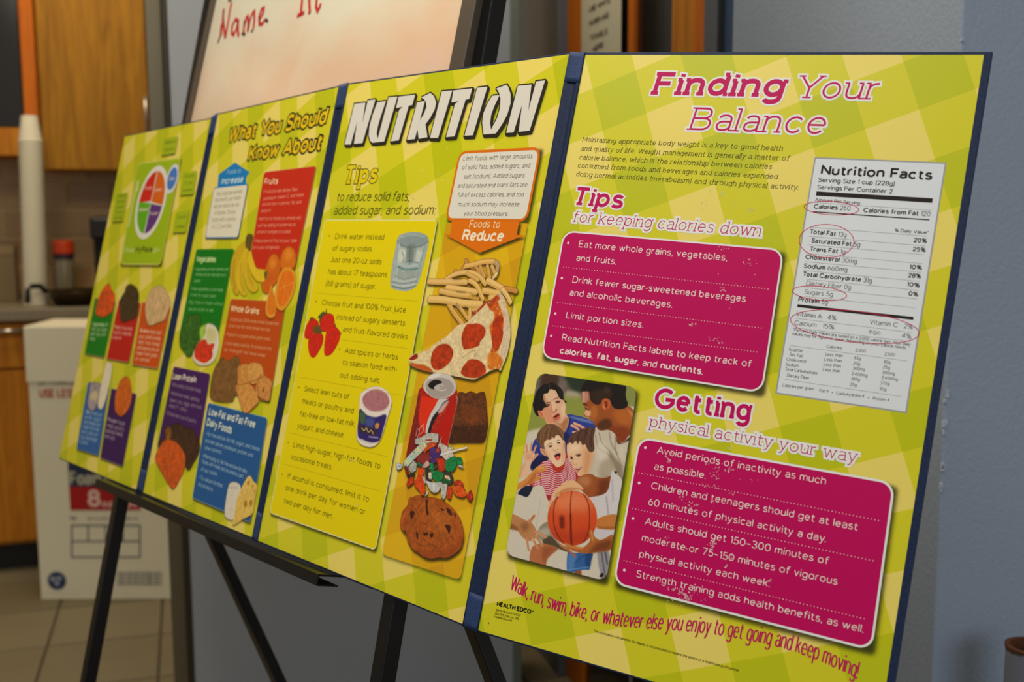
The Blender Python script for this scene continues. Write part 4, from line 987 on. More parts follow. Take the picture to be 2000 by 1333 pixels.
obj('highlight_ring', out[0], out[1], mat((198, 16, 74), .5, spec=.2, name='ink'), P4)

# worn flecks where the print has flaked off
def scuffs(S, par, spots, col):
    V, Fc = [], []
    for x, y, sx, sy, n, r in spots:
        for _ in range(n):
            c = S.dig(x + random.gauss(0, sx), y + random.gauss(0, sy)); k = random.randint(5, 8); rr = r * random.uniform(.3, 1.0) / 2.2
            st_, an = random.uniform(.35, 1), random.uniform(0, 3.14); b = len(V)
            for i in range(k):
                t = 2 * math.pi * i / k; q = rr * random.uniform(.45, 1.2); dx, dy = q * math.cos(t), q * st_ * math.sin(t)
                V.append(S.P(c[0] + dx * math.cos(an) - dy * math.sin(an), c[1] + dx * math.sin(an) + dy * math.cos(an), .66 * HS))
            Fc.append(tuple(range(b, b + k)))
    obj('flaked_ink', V, Fc, mat(col, .6, name='bare_paper'), par)['kind'] = 'stuff'
scuffs(S, P4, [(1412, 380, 6, 3, 10, 2.2), (1436, 398, 4, 3, 8, 2.2), (1380, 395, 5, 4, 8, 1.8), (1467, 412, 4, 3, 14, 2.2), (1375, 410, 4, 4, 6, 1.6), (1382, 331, 3, 2, 3, 2.5), (1470, 346, 5, 3, 4, 2), (1424, 431, 2, 2, 3, 2), (1388, 375, 2, 2, 3, 1.6), (1410, 293, 3, 1, 2, 1.8),
  (1310, 1172, 4, 2, 5, 2), (1331, 1180, 3, 3, 3, 1.6)], (204, 206, 150))
scuffs(S, P4, [(1411, 484, 7, 4, 16, 2), (1461, 512, 5, 4, 14, 2.2), (1408, 505, 3, 2, 6, 2), (1403, 536, 1, 1, 2, 2.2), (1474, 538, 1, 1, 1, 2), (1350, 636, 2, 1.5, 5, 4), (1358, 633, 2, 1, 3, 3), (1412, 564, 4, 3, 10, 2), (1424, 600, 2, 2, 3, 1.8), (1390, 662, 8, 3, 10, 1.8), (1405, 670, 4, 3, 7, 2), (1373, 580, 2, 2, 3, 1.6), (1440, 558, 3, 3, 4, 1.5),
  (1305, 898, 3, 4, 12, 2.6), (1313, 888, 3, 3, 6, 2), (1400, 912, 10, 4, 14, 2), (1428, 918, 4, 2, 9, 3), (1382, 907, 5, 2, 6, 2), (1396, 930, 4, 8, 16, 2.2), (1327, 923, 2, 2, 5, 2.6), (1375, 949, 5, 2, 8, 2), (1400, 952, 4, 2, 6, 2), (1333, 972, 5, 2, 9, 2.4), (1345, 985, 8, 4, 18, 2.2), (1363, 987, 3, 2, 6, 2.4), (1392, 985, 2, 2, 5, 2.6), (1428, 966, 4, 2, 6, 1.8),
  (1301, 1051, 3, 2, 6, 2.2), (1394, 1064, 4, 2.5, 14, 3), (1388, 1074, 3, 2, 8, 2.6), (1425, 1090, 2.5, 3, 8, 3.4), (1417, 1106, 1.5, 1, 4, 3), (1461, 1098, 1.5, 3, 4, 2.5), (1502, 1136, 2, 1.5, 5, 2.4), (1344, 1072, 6, 3, 6, 1.6), (1461, 940, 9, 4, 5, 1.8), (1290, 1035, 6, 3, 5, 1.6),
  (1320, 1151, 6, 2, 12, 2.6), (1334, 1160, 4, 3, 16, 4.2), (1343, 1169, 4, 3, 14, 3.2), (1358, 1153, 7, 4, 14, 2), (1373, 1172, 4, 2, 4, 2), (1340, 1168, 8, 5, 12, 2)], (226, 170, 176))
scuffs(S, P4, [(1917, 128, 1.5, 6, 4, 1.6), (1410, 862, 4, 3, 8, 1.6), (1424, 875, 4, 2, 6, 1.6), (1668, 905, 6, 3, 5, 1.6)], (214, 214, 196))
scuffs(S, P4, [(1240, 1158, 1, 1, 1, 1), (1098, 1157, .5, .5, 1, 1.1), (1420, 185, 90, 1, 4, .6)], (90, 86, 30))

# photograph printed on the right panel: four people round a basketball
pc = [(1051.5, 728), (1245, 757), (1184, 1136), (987, 1084)]
pq = digs(S, pc); soft(S, pq, P4, 2.6, 3.6, 1.7, .8)
PH = Print(S, pc, 2.5, 0.5)
F7 = (980, 720, 4.76); FA = (1030, 725, 10.667); FB = (1120, 730, 9.52); FC = (1000, 810, 8.886); FD = (1090, 820, 8.33); F8 = (980, 900, 5.333)
p = PH.use(F7)
p.poly('-400,-100 1500,-100 1500,2200 -400,2200', (158, 150, 118), sharp=True)
p.poly('200,0 1300,0 1300,330 200,330', (96, 88, 74), 40); p.poly('600,60 900,90 860,270 700,260 640,180', (38, 52, 34), 16); p.poly('385,40 520,50 500,210 370,220', (72, 48, 32), 12)
p.poly('600,210 730,230 720,300 600,300', (176, 160, 138), 14); p.poly('285,80 340,90 320,220 290,260', (120, 110, 104), 12); p.poly('540,120 600,120 590,200 540,200', (120, 100, 96), 12)
p.poly('180,330 900,285 920,620 180,640', (142, 148, 62), 22); p.poly('1130,150 1290,200 1290,420 1130,420', (138, 144, 72), 14)
p.poly('120,630 1300,600 1300,1500 900,2200 -100,2200 -50,1300', (212, 200, 180), 12); p.poly('1150,360 1260,370 1230,470 1150,450', (206, 200, 186), 4)
p.poly('590,440 700,440 800,470 860,500 880,560 860,600 820,780 500,1000 270,930 260,880 290,700 340,640 470,600', (44, 62, 146)); p.poly('630,445 800,480 860,515 700,480', (112, 124, 176), 5)
p.poly('270,930 290,850 420,800 560,830 500,960 300,950', (22, 26, 66), 8); p.poly('570,600 640,640 620,800 560,760', (26, 34, 92), 8); p.line('640,470 615,580 585,640', 8, (24, 30, 70), 1)
p.line('690,480 680,560 640,640', 8, (30, 40, 104), 3); p.line('300,720 350,780 330,880', 12, (28, 38, 100), 5)
p.use(FA)
p.poly('345,480 470,380 590,400 660,520 760,600 800,740 790,860 865,1000 840,1150 760,1290 600,1340 420,1120 350,960 300,980 230,870 225,820 330,780', (226, 176, 138))
p.poly('300,760 470,740 520,860 530,960 560,1090 420,1080 340,950', (218, 140, 102), 26, .8); p.poly('700,1120 840,960 870,1020 790,1260 730,1240', (176, 106, 62), 14, .8); p.poly('720,700 790,720 780,900 740,960 700,820', (238, 198, 164), 14, .8)
p.poly('560,1060 720,1090 800,960 780,1080 680,1150', (176, 112, 72), 16, .7); p.poly('222,832 280,825 325,900 340,990 262,950', (222, 128, 92), 3); p.line('250,850 290,890 300,940', 16, (176, 74, 52), 4)
p.poly('400,440 560,420 600,560 560,620 500,600 380,640 350,560', (232, 190, 154), 14, .7)
p.poly('340,770 400,690 350,480 380,420 320,500 300,700', (170, 100, 66), 18, .7)
h = p.poly('130,640 150,560 200,420 330,290 440,270 470,250 545,250 660,330 740,430 760,590 822,640 798,668 745,605 700,590 655,540 610,440 570,400 470,385 430,460 345,480 325,560 370,670 430,745 350,770 300,830 220,830 238,945 175,910 130,800 110,690', (24, 18, 16), 3)
p.line('470,280 455,340 468,390', 14, (110, 80, 62), 6, .8); p.line('400,290 300,420 250,600', 10, (54, 42, 38), 6); p.line('560,290 670,400 710,520', 10, (60, 48, 42), 6)
p.line('548,606 590,572 655,566', 12, (70, 42, 30), 3); p.poly('585,650 625,622 690,625 660,672 610,668', (110, 64, 46), 4); p.line('600,640 645,632', 16, (34, 20, 18), 2); p.line('385,672 430,655 478,660', 14, (60, 34, 26), 5); p.poly('390,700 440,686 480,700 440,740 395,735', (110, 62, 46), 7); p.line('400,705 450,700', 14, (40, 22, 18), 3)
p.poly('520,640 560,640 610,790 600,820 540,800 505,700', (236, 192, 158), 8, .8); p.line('495,680 505,800 515,850', 12, (196, 116, 80), 7); p.line('520,862 560,868 612,815', 14, (150, 70, 48), 5); p.poly('590,800 618,800 616,826 596,826', (150, 64, 46), 4)
p.poly('530,968 570,925 620,885 672,892 682,930 640,960 590,985 545,990', (184, 70, 52), 3); p.poly('556,960 610,925 665,905 620,950 590,966', (44, 18, 16), 3); p.poly('540,1000 600,985 650,958 688,945 670,990 610,1025 560,1030', (206, 92, 66), 5)
p.line('545,1045 620,1050 690,1000', 16, (150, 80, 54), 9, .7)
p.use(FB)
p.poly('160,340 300,330 400,500 600,450 700,560 760,650 900,640 1010,600 1120,700 1110,900 1050,1160 900,1310 800,1270 720,1110 640,1060 470,1065 425,985 370,950 385,890 300,840 240,830 195,780 200,700 222,640 180,570', (158, 80, 32))
p.poly('165,350 270,350 290,470 230,540 180,540', (196, 138, 128), 14, .85); p.poly('170,360 210,360 200,560 185,560', (214, 164, 150), 8, .7); p.poly('215,690 300,660 330,740 290,820 240,820 200,780', (222, 164, 118), 8); p.poly('255,700 310,700 320,770 280,800', (236, 190, 160), 12, .45)
p.poly('330,640 420,600 450,760 380,860 330,820', (190, 108, 48), 24, .8); p.poly('480,900 600,840 700,880 710,1000 600,1055 480,1050 430,980', (74, 42, 22), 22, .85); p.poly('760,700 950,660 1090,780 1100,930 960,960 820,900', (192, 104, 38), 40, .8)
p.poly('640,1030 900,980 1060,1100 920,1290 780,1200', (132, 52, 18), 30, .8); p.poly('985,640 1060,690 1110,720 1110,840 1050,760', (212, 140, 90), 14, .8)
hh = p.poly('150,290 165,230 230,150 300,118 600,150 955,215 970,380 985,480 1015,560 985,625 900,662 780,655 715,590 680,490 600,462 540,500 500,562 430,578 370,548 325,500 300,400 290,335 170,335 150,310', (26, 18, 14), 5)
p.poly('330,340 600,300 720,340 700,460 600,450 520,540 420,560 340,500', (66, 40, 24), 20, .7); p.poly('560,260 640,240 700,320 600,360', (74, 52, 40), 20, .6)
p.poly('535,500 600,462 665,500 690,570 655,650 595,675 545,640 530,560', (200, 92, 42), 4); p.poly('575,520 625,520 635,590 600,650 580,620 600,570', (110, 40, 20), 8); p.poly('545,590 575,600 600,660 570,660', (224, 130, 70), 6)
p.line('178,568 210,565 258,590', 20, (54, 26, 16), 4); p.line('222,640 262,668 296,676', 16, (48, 20, 14), 3); p.line('228,620 262,632', 8, (214, 150, 110), 3); p.line('205,770 240,800 292,800', 12, (120, 56, 30), 5); p.line('300,868 345,888 388,890', 12, (196, 130, 110), 3); p.line('335,885 388,905', 14, (90, 28, 20), 3); p.line('372,940 420,960', 16, (120, 56, 30), 5)
p.poly('365,1110 400,1030 430,1000 470,1058 540,1065 640,1055 720,1110 760,1150 800,1260 900,1310 1050,1150 1040,1400 360,1400', (206, 192, 170))
p.use(F7)
p.poly('870,560 920,580 1000,575 1060,620 1080,690 1130,690 1190,630 1160,800 1135,960 1110,1030 1050,960 1010,1000 960,1015 880,1010 840,985 800,980 830,880 860,700 850,620', (204, 190, 168))
p.poly('1055,615 1080,680 1120,695 1190,640 1188,665 1110,705 1075,690', (50, 30, 22), 4); p.poly('1010,860 1050,930 1130,1060 1120,900 1060,840 1000,780', (128, 110, 88), 12, .75); p.poly('1040,960 1075,960 1060,980', (26, 26, 40), 3)
for t in ('870,620 900,740 980,790 1050,860', '905,600 930,690 1010,780 1060,900 1110,1020', '1000,590 1020,700 1080,800', '1055,640 1060,760 1100,860'): p.line(t, 9, (132, 112, 92), 4, .8)
p.poly('930,860 1040,850 1050,930 1000,1000 900,1000', (170, 152, 126), 16, .7); p.poly('880,700 960,700 980,820 900,860', (224, 212, 192), 18, .7); p.poly('1090,720 1150,700 1130,860 1090,820', (216, 204, 184), 14, .7)
p.use(FC)
sh = p.use(F7).poly('370,880 440,850 490,870 510,950 540,955 590,870 590,800 615,800 700,960 775,1010 700,1060 600,1100 520,1150 445,1235 410,1170 385,1100 350,1090 270,1105 262,1080 330,1000 330,930', (170, 36, 48))
p.use(FC)
for i in range(17):
    y = 790 + i * 37
    p.line('400,%d 520,%d 640,%d 760,%d 860,%d 950,%d 1100,%d' % (y + 60, y + 10, y, y + 50, y + 44, y - 10, y - 110), 17, (246, 200, 200), 1.5, .95, clip=sh)
for i in range(8): p.line('%d,1080 %d,1180 %d,1270' % (330 + i * 26, 350 + i * 26, 390 + i * 26), 9, (240, 190, 190), 2, .8, clip=sh)
p.line('560,900 500,1000 500,1230', 10, (90, 10, 20), 5, .8, clip=sh); p.line('690,850 720,960 760,1020 900,950', 12, (110, 12, 24), 4, .7, clip=sh); p.line('900,1180 960,1060 940,900', 10, (96, 10, 22), 4, .7, clip=sh)
p.poly('690,860 900,860 925,800 905,930 860,985 800,1005 745,975', (186, 52, 28), 6)
p.poly('545,470 560,380 740,330 860,350 892,450 922,600 926,760 895,860 790,918 730,870 640,765 585,640', (238, 198, 160)); p.poly('850,500 915,560 922,760 880,850 860,700', (222, 164, 122), 22, .8); p.poly('560,560 620,620 700,830 640,760', (226, 170, 132), 16, .7)
p.poly('600,480 740,420 820,420 830,480 700,520 620,560', (246, 216, 182), 20, .7)
p.poly('492,592 545,585 585,640 602,690 592,728 540,700 500,650', (222, 156, 116), 3); p.line('520,620 560,650 575,700', 14, (186, 100, 66), 6); p.poly('888,448 918,470 926,540 915,610 895,590', (228, 168, 130), 3); p.line('905,480 912,560', 9, (180, 96, 70), 4)
hr = p.poly('430,440 440,340 500,250 580,180 660,165 760,180 850,240 905,330 900,420 878,446 850,400 815,365 760,370 735,420 700,395 672,440 610,440 562,490 552,600 500,575 470,500 432,470', (118, 80, 50), 3)
for t in ('620,170 520,280 470,420', '680,180 600,290 570,440', '720,190 680,260 650,420', '730,200 800,300 850,390', '700,220 740,300 740,400', '480,300 450,400 480,500'): p.line(t, 11, (74, 44, 26), 5, .8, clip=hr)
for t in ('560,210 500,320 500,440', '640,180 560,300 540,440', '780,210 850,290 880,380', '660,200 640,300 620,420'): p.line(t, 11, (164, 122, 82), 5, .8, clip=hr)
p.line('615,535 655,500 705,505', 9, (120, 76, 52), 4); p.poly('628,560 665,532 708,545 680,572 640,575', (176, 124, 96), 3); p.poly('645,550 672,534 695,548 670,565', (40, 26, 24), 2); p.line('765,470 800,448 835,455', 9, (120, 76, 52), 4); p.poly('775,500 810,480 845,490 820,508', (170, 118, 92), 3); p.poly('785,495 812,482 832,492 808,503', (40, 26, 24), 2)
p.line('715,600 745,640 800,608', 8, (190, 130, 98), 4); p.poly('725,628 742,638 735,646', (130, 70, 50), 3); p.poly('790,608 806,606 802,618', (130, 70, 50), 3)
p.poly('733,700 775,662 825,655 848,690 835,765 790,800 755,770', (196, 66, 56), 2); p.poly('742,712 780,678 828,672 835,715 822,750 770,760 748,735', (58, 12, 12), 2); p.poly('755,745 800,720 826,735 815,785 785,795', (226, 92, 78), 4); p.line('748,700 770,680 800,668 826,668', 12, (238, 228, 214), 2)
p.poly('218,660 250,620 330,625 385,660 400,700 370,790 330,860 310,960 270,1060 130,1110 130,1060 160,900 222,850 212,740', (230, 184, 146))
for t, w in (('262,650 258,580 250,520', 34), ('325,640 332,570 340,500', 34), ('362,680 395,610 416,550', 36), ('360,790 400,740 444,692', 40), ('216,670 208,640', 26)): p.line(t, w, (222, 152, 116), 2)
p.poly('240,690 340,690 340,780 250,780', (216, 148, 110), 20, .7); p.line('258,630 252,540', 12, (196, 96, 66), 7, .7); p.line('332,620 340,520', 12, (196, 96, 66), 7, .7); p.line('220,850 160,1000 130,1100', 24, (196, 132, 96), 14, .7)
p.use(F7)
p.poly('140,1150 140,1080 210,1035 300,940 350,905 400,905 415,940 380,965 330,975 320,1010 360,1000 365,1020 300,1060 210,1095 160,1120', (216, 138, 66)); p.poly('150,1130 240,1060 300,980 340,970 260,1080', (166, 84, 36), 12, .7); p.line('330,925 390,920', 14, (236, 176, 112), 6, .8)
p.poly('150,1160 210,1100 280,1095 285,1120 240,1195 180,1180', (26, 30, 52), 2)
p.use(FD)
for t, w in (('265,62 340,95 420,140', 42), ('222,97 290,130 340,175', 40), ('245,208 290,205 320,230', 36)): p.line(t, w, (238, 172, 134), 2)
p.line('300,90 420,150', 16, (212, 116, 80), 8, .7); p.line('260,125 330,170', 14, (206, 110, 76), 7, .7)
p.poly('146,400 190,330 300,270 440,330 560,440 575,500 585,560 550,620 530,780 480,880 345,925 300,860 255,790 205,700 150,570', (232, 186, 146)); p.poly('440,480 560,540 520,760 470,880 400,900 420,700', (206, 130, 78), 40, .7); p.poly('180,430 330,400 360,480 200,540', (246, 212, 172), 28, .7)
h2 = p.poly('150,400 165,320 230,240 320,185 450,135 560,135 605,160 580,300 592,480 545,535 490,500 440,400 400,420 360,350 320,400 290,345 240,395 190,370 158,410', (92, 60, 46), 4)
for t in ('300,200 240,280 200,370', '380,170 330,250 330,340', '480,150 440,260 420,360', '560,160 540,300 540,440', '430,180 500,260 520,380'): p.line(t, 16, (58, 34, 26), 8, .8, clip=h2)
for t in ('340,180 280,260 250,350', '520,150 500,260 490,380', '260,240 210,310'): p.line(t, 12, (140, 100, 80), 8, .7, clip=h2)
p.line('290,580 330,560 375,568', 10, (110, 70, 46), 4); p.poly('300,590 330,572 368,580 345,602 315,602', (56, 34, 28), 4); p.poly('200,630 222,612 242,628 225,650', (60, 36, 30), 4); p.line('195,610 225,600', 9, (120, 78, 52), 4)
p.line('245,650 240,720 290,735 312,715', 10, (206, 140, 104), 5); p.poly('276,800 330,785 388,765 360,815 310,828', (150, 62, 48), 3); p.line('300,802 365,782', 10, (238, 226, 210), 2); p.poly('290,835 340,830 350,860 310,860', (216, 136, 110), 6); p.line('205,700 250,790 290,850', 10, (196, 128, 92), 5, .7)
p.use(F7)
p.poly('690,1035 780,985 840,985 880,1010 960,1020 1020,1000 1010,1090 985,1160 930,1205 860,1220 800,1190 740,1130', (160, 82, 36)); p.poly('900,1050 1010,1020 1000,1120 930,1200 860,1210 900,1140', (104, 44, 18), 22, .8); p.poly('700,1040 790,1000 830,1050 780,1100', (198, 130, 84), 18, .8)
p.use(F8)
p.poly('905,400 1040,360 1110,300 1150,110 1190,150 1250,220 1200,560 1110,560 1000,615 990,520', (212, 204, 202), 2); p.line('1090,380 1110,560', 14, (150, 142, 148), 5, .8); p.line('1150,200 1160,420', 14, (170, 162, 166), 6, .7)
p.poly('960,720 1180,690 1150,800 1100,790 1030,820 970,790', (206, 198, 200), 4); p.poly('995,615 1110,568 1200,575 1180,712 1070,715 990,700', (198, 122, 54), 3); p.line('1000,690 1070,705 1180,700', 16, (136, 66, 24), 8, .7)
p.poly('400,690 480,640 500,720 600,860 700,910 690,955 600,920 520,900 450,880 415,830 370,790', (150, 134, 112), 3); p.poly('430,830 510,790 600,880 690,920 680,950 590,918 500,905 440,870', (84, 70, 50), 5); p.poly('380,740 470,700 500,760 420,800', (190, 176, 160), 12, .8)
p.poly('296,1060 298,960 330,890 440,868 585,915 520,980 470,1040 462,1100 440,1110 380,1090', (184, 108, 66), 3); p.poly('440,900 570,920 480,1000 450,1080 420,1000', (146, 76, 42), 14, .7)
p.poly('70,700 100,560 250,625 290,620 340,690 362,740 350,810 285,840 215,800 160,730', (190, 128, 78), 2); p.poly('200,660 270,650 280,710 220,740', (140, 86, 50), 18, .8); p.poly('80,650 170,700 165,730 80,705', (124, 70, 34), 10, .7)
for t, w in (('285,635 315,610 338,578', 32), ('340,735 400,765 462,798', 28), ('345,780 390,835 420,885', 28), ('315,800 345,860 378,915', 28), ('262,820 272,880 280,935', 24)): p.line(t, w, (200, 136, 88), 2)
p.line('330,580 308,612', 10, (150, 84, 50), 4, .8); p.line('350,745 455,800', 10, (226, 170, 124), 5, .7); p.line('318,815 330,840', 5, (230, 230, 220), 1)
p.poly('690,955 760,965 940,960 930,1050 915,1135 850,1140 720,1168 680,1150', (46, 96, 156), 2); p.poly('700,970 780,990 740,1140 685,1140', (96, 138, 186), 14, .7); p.line('690,1145 800,1125 910,1110', 12, (110, 150, 190), 3, .8); p.line('760,1070 840,1000 900,980', 12, (26, 62, 112), 6, .8); p.poly('880,980 940,965 920,1100 870,1090', (22, 54, 100), 10, .7)
p.poly('760,1160 830,1148 815,1215 770,1200', (150, 80, 40), 3); p.poly('1000,955 1110,945 1120,1100 1070,1215 1030,1195', (150, 146, 150), 5); p.line('1040,960 1060,1100 1080,1200', 14, (70, 70, 80), 5, .8); p.line('1080,960 1100,1080', 16, (54, 58, 72), 5, .8); p.poly('1025,1190 1055,1170 1060,1210 1020,1215', (30, 28, 34), 3); p.line('405,400 375,600 350,720', 5, (170, 160, 148), 2, .7)
th = ' '.join('%.1f,%.1f' % (735 + 258 * math.cos(a * .2618), 602 + 286 * math.sin(a * .2618)) for a in range(24))
bl = p.poly(th, (214, 76, 28), 2); p.poly('520,420 620,320 860,320 950,440 900,520 560,520', (236, 138, 92), 50, .8, clip=bl); p.poly('500,700 600,860 860,880 970,740 900,720 700,760', (170, 44, 14), 50, .7, clip=bl)
for t in ('728,320 716,480 718,640 722,760 728,885', '600,352 555,440 540,560 548,680 590,790 640,855', '850,350 900,440 915,560 910,700 880,800 850,850'): p.line(t, 12, (112, 30, 14), 3, .85, clip=bl)
p.line('718,560 722,760 728,885', 20, (80, 14, 8), 5, .7, clip=bl); p.poly('598,585 650,580 655,700 610,705', (130, 34, 16), 10, .7)
for i in range(6): p.line('612,%d 645,%d' % (600 + i * 19, 596 + i * 19), 9, (66, 14, 10), 3, .85)
p.poly('475,500 500,420 540,330 600,270 680,215 740,205 800,240 850,290 845,305 790,305 700,290 640,315 600,370 570,370 530,400 500,470 482,500', (232, 180, 130), 2); p.poly('600,330 700,285 850,300 760,310 660,325 610,370', (206, 110, 56), 7, .8); p.line('520,400 505,450', 14, (206, 128, 84), 6, .7); p.line('580,340 560,380', 14, (196, 108, 64), 6, .7)
p.poly('1160,775 1060,820 1010,825 965,790 950,730 925,728 910,745 922,830 850,905 760,890 672,862 660,880 740,940 860,970 1000,955 1140,925', (176, 98, 42), 2)
p.poly('1000,860 1140,830 1120,920 1000,950 900,960 960,900', (104, 48, 20), 18, .8); p.line('665,872 740,905 840,915', 22, (218, 130, 60), 5, .85); p.line('612,882 660,915 700,930', 22, (206, 116, 52), 4, .9); p.line('930,735 940,780 950,830', 20, (224, 150, 76), 7, .8); p.line('690,930 740,975 765,995', 22, (200, 92, 50), 4, .9)
rm = PH.fill((np.array(rounded(pq, 9.5)) - PH.o) * PH.ppm); PH.al = PH.al * rm
PH.emit('printed_photograph', P4, .40, 4)

# ------------------------------------------------------------ printing: third panel
S, P3 = SF[3], PN[3]
FT = (620, 100, 4); AA = (600, 420, 4.7615); BB = (860, 280, 6.057); S5 = (500, 650, 4.4437); S6 = (520, 820, 5.129)
N1 = (660, 160, 9.524); N2 = (860, 140, 9.07)
LET = [fr(N1, t) for t in ('125,1168 312,408 512,388 458,775 560,345 700,325 458,1140 300,1158 362,738 240,1165',
 '735,380 895,358 800,640 745,830 722,960 740,1068 770,960 945,290 1110,275 862,1113 640,1135 600,1095 575,1000 590,820 650,610',
 '1135,275 1440,240 1385,432 1320,445 1135,1088 988,1108 1140,530 1205,462 1085,492',
 '1478,380 1622,357 1520,745 1432,1065 1288,1082', '1553,290 1720,208 1790,265 1832,390 1800,520 1720,670 1632,790 1668,1030 1505,1062 1480,860 1512,745 1600,600 1650,470 1640,370 1600,320')]
LET += [[(863.1, 178.8), (883.5, 176.9), (855.8, 269.7), (840.1, 269.7)]]
LET += [fr(N2, t) for t in ('235,335 568,298 515,485 450,498 255,1148 103,1162 262,575 325,525 198,545', '655,290 838,268 578,1130 430,1138',
 '922,428 840,560 765,740 745,900 768,1115 985,1098 1100,930 1190,760 1248,560 1248,400 1210,280 1180,232 995,300 1040,370 1070,480 1060,640 1010,820 900,1030 885,900 905,760 960,610 1052,418', '1375,255 1618,230 1560,700 1700,175 1858,155 1585,1045 1390,1070 1450,590 1300,1080 1168,1088')]
soft_p = Print(S, [(670, 160), (1075, 150), (1070, 280), (670, 295)], 1.6); soft_p.rgb[:] = (30, 32, 6)
bl1 = ([], []); wh1 = MB(); bk2 = ([], [])
for q in LET:
    m = digs(S, q)
    g2 = bk2
    for q_ in range(5): strip(Flat2, [np.array(a) + [.75 * q_, .7 * q_] for a in m + m[:1]], 3.4, 0, g2)
    wh1.add([S.P(a[0], a[1], .56 * HS) for a in m], [tuple(range(len(m)))])
    P_ = (np.array(m) + [4.5, 4.0] - soft_p.o) * soft_p.ppm; soft_p.al = np.maximum(soft_p.al, soft_p.fill(P_, 2.6) * .7)
soft_p.emit('printed_shadow', P3, .26, 0)
union(S, bk2, .50, bl1)
obj('letter_outline', bl1[0], bl1[1], mat((40, 36, 22), .5, spec=.2, name='ink'), P3); wh1.build('heading', mat((218, 212, 200), .5, spec=.2, name='ink'), P3)
T(S, P3, 'heading', (224, 200, 10), [('Tips', (669, 360), (735.5, 357.5))], 37, (44, 42, 14), w=.2, slab=True, slant=.05, out=1.0)
T(S, P3, 'subheading', (70, 66, 20), [('to reduce solid fats,', (657, 393.5), (799, 393)), ('added sugar, and sodium:', (651, 420), (848.5, 419.5))], 18.5, w=.10, slant=.1)
q = digs(S, [(872, 436), (1031, 436), (899, 1134), (746, 1084)]); q[0][1] = q[1][1] = (q[0][1] + q[1][1]) / 2
soft(S, q, P3, 1.6, 2.2, 1.3, .5)
flat(S, 'orange_column', rounded(q, [1, 1, 7, 7]), .30, ginghammat('orange_gingham_print', ((226, 180, 10), (218, 166, 4), (208, 154, 4)), GO[3]), P3, True)
box(S, P3, [(634, 429), (855, 429.5), (734, 1076), (526.5, 1003)], 6, (230, 208, 0), (226, 220, 150), 1.3, (2.0, 2.6, 1.3))
def X(F_, t): 
    a = fr(F_, t); return a[0], a[1]
BR = (84, 78, 4)
rows = []
for F_, L_ in ((AA, [('Drink water instead', '258,225 713,232'), ('of sugary sodas.', '235,335 605,342'), ('Just one 20-oz soda', '214,440 688,463'), ('has about 17 teaspoons', '192,552 738,583'), ('(68 grams) of sugar.', '170,660 633,692'), ('Choose fruit and 100% fruit juice', '135,840 915,912'), ('instead of sugary desserts', '272,975 908,1033'), ('and fruit-flavored drinks.', '330,1088 940,1163')]),
 (S5, [('Add spices or herbs', '770,178 1230,238'), ('to season food with-', '750,280 1223,345'), ('out adding salt.', '728,390 1075,443'), ('Select lean cuts of', '418,510 805,582'), ('meats or poultry and', '397,615 845,705'), ('fat-free or low-fat milk,', '377,725 860,820'), ('yogurt, and cheese.', '358,830 763,915'), ('Limit high-sugar, high-fat foods to', '322,995 1077,1185'), ('occasional treats.', '303,1100 658,1192')]),
 (S6, [('If alcohol is consumed, limit it to', '210,590 1025,828'), ('one drink per day for women or', '190,705 988,955'), ('two per day for men.', '172,835 668,1000')])):
    for t, c in L_: a, b = X(F_, c); rows.append((t, a, b))
T(S, P3, 'bullet_text', BR, rows, 11.2, w=.115)
bullets(S, P3, fr(AA, '208,196 84,806') + fr(S5, '727,142 373,477 281,955 231,1230'), 1.0, (70, 64, 10))
rules(S, P3, [X(AA, '95,730 1030,805'), X(AA, '330,1163 940,1245'), X(S5, '375,385 1245,545'), X(S5, '290,870 1140,1078'), X(S6, '175,445 1150,722')], .4, (176, 158, 6))
cq = [(897.5, 295.7), (1058, 287.3), (1030, 434), (869, 431.6)]
aw = digs(S, fr(BB, '140,905 935,925 905,1083 988,1092 462,1300 42,1072 118,1082'))
soft(S, digs(S, cq), P3, 3.6, 2.6, 1.5, .7)
ap = Print(S, fr(BB, '0,880 1050,880 1050,1340 0,1340'), 1.4); ap.rgb[:] = (50, 44, 6); ap.al = ap.fill((np.array(aw) + [3.8, 2.6] - ap.o) * ap.ppm, 1.6) * .75; ap.emit('printed_shadow', P3, .38, 0)
flat(S, 'arrow', aw, .44, mat((222, 112, 8), .5, spec=.2, name='ink'), P3)
flat(S, 'box_border', rounded(digs(S, cq), 11), .45, mat((216, 108, 10), .5, spec=.2, name='ink'), P3); flat(S, 'text_box', rounded(inset(digs(S, cq), 3.0), 8), .50, mat((222, 218, 204), .5, spec=.2, name='ink'), P3)
rows = [(t,) + X(BB, c) for t, c in (('Limit foods with large amounts', '270,210 1088,178'), ('of solid fats, added sugars, and', '255,312 1058,290'), ('salt (sodium). Added sugars', '275,422 995,405'), ('and saturated and trans fats are', '203,530 1025,518'), ('full of excess calories, and too', '200,638 985,635'), ('much sodium may increase', '205,750 933,750'), ('your blood pressure.', '277,858 802,862'))]
T(S, P3, 'callout_text', (96, 90, 78), rows, 9.6, w=.115, slant=.1)
T(S, P3, 'callout_heading', (238, 214, 170), [('Foods to',) + X(BB, '337,1000 700,1003')], 15.5, w=.12, slant=.1)
T(S, P3, 'callout_heading', (240, 226, 196), [('Reduce',) + X(BB, '248,1155 740,1168')], 23, w=.2, slant=.1)
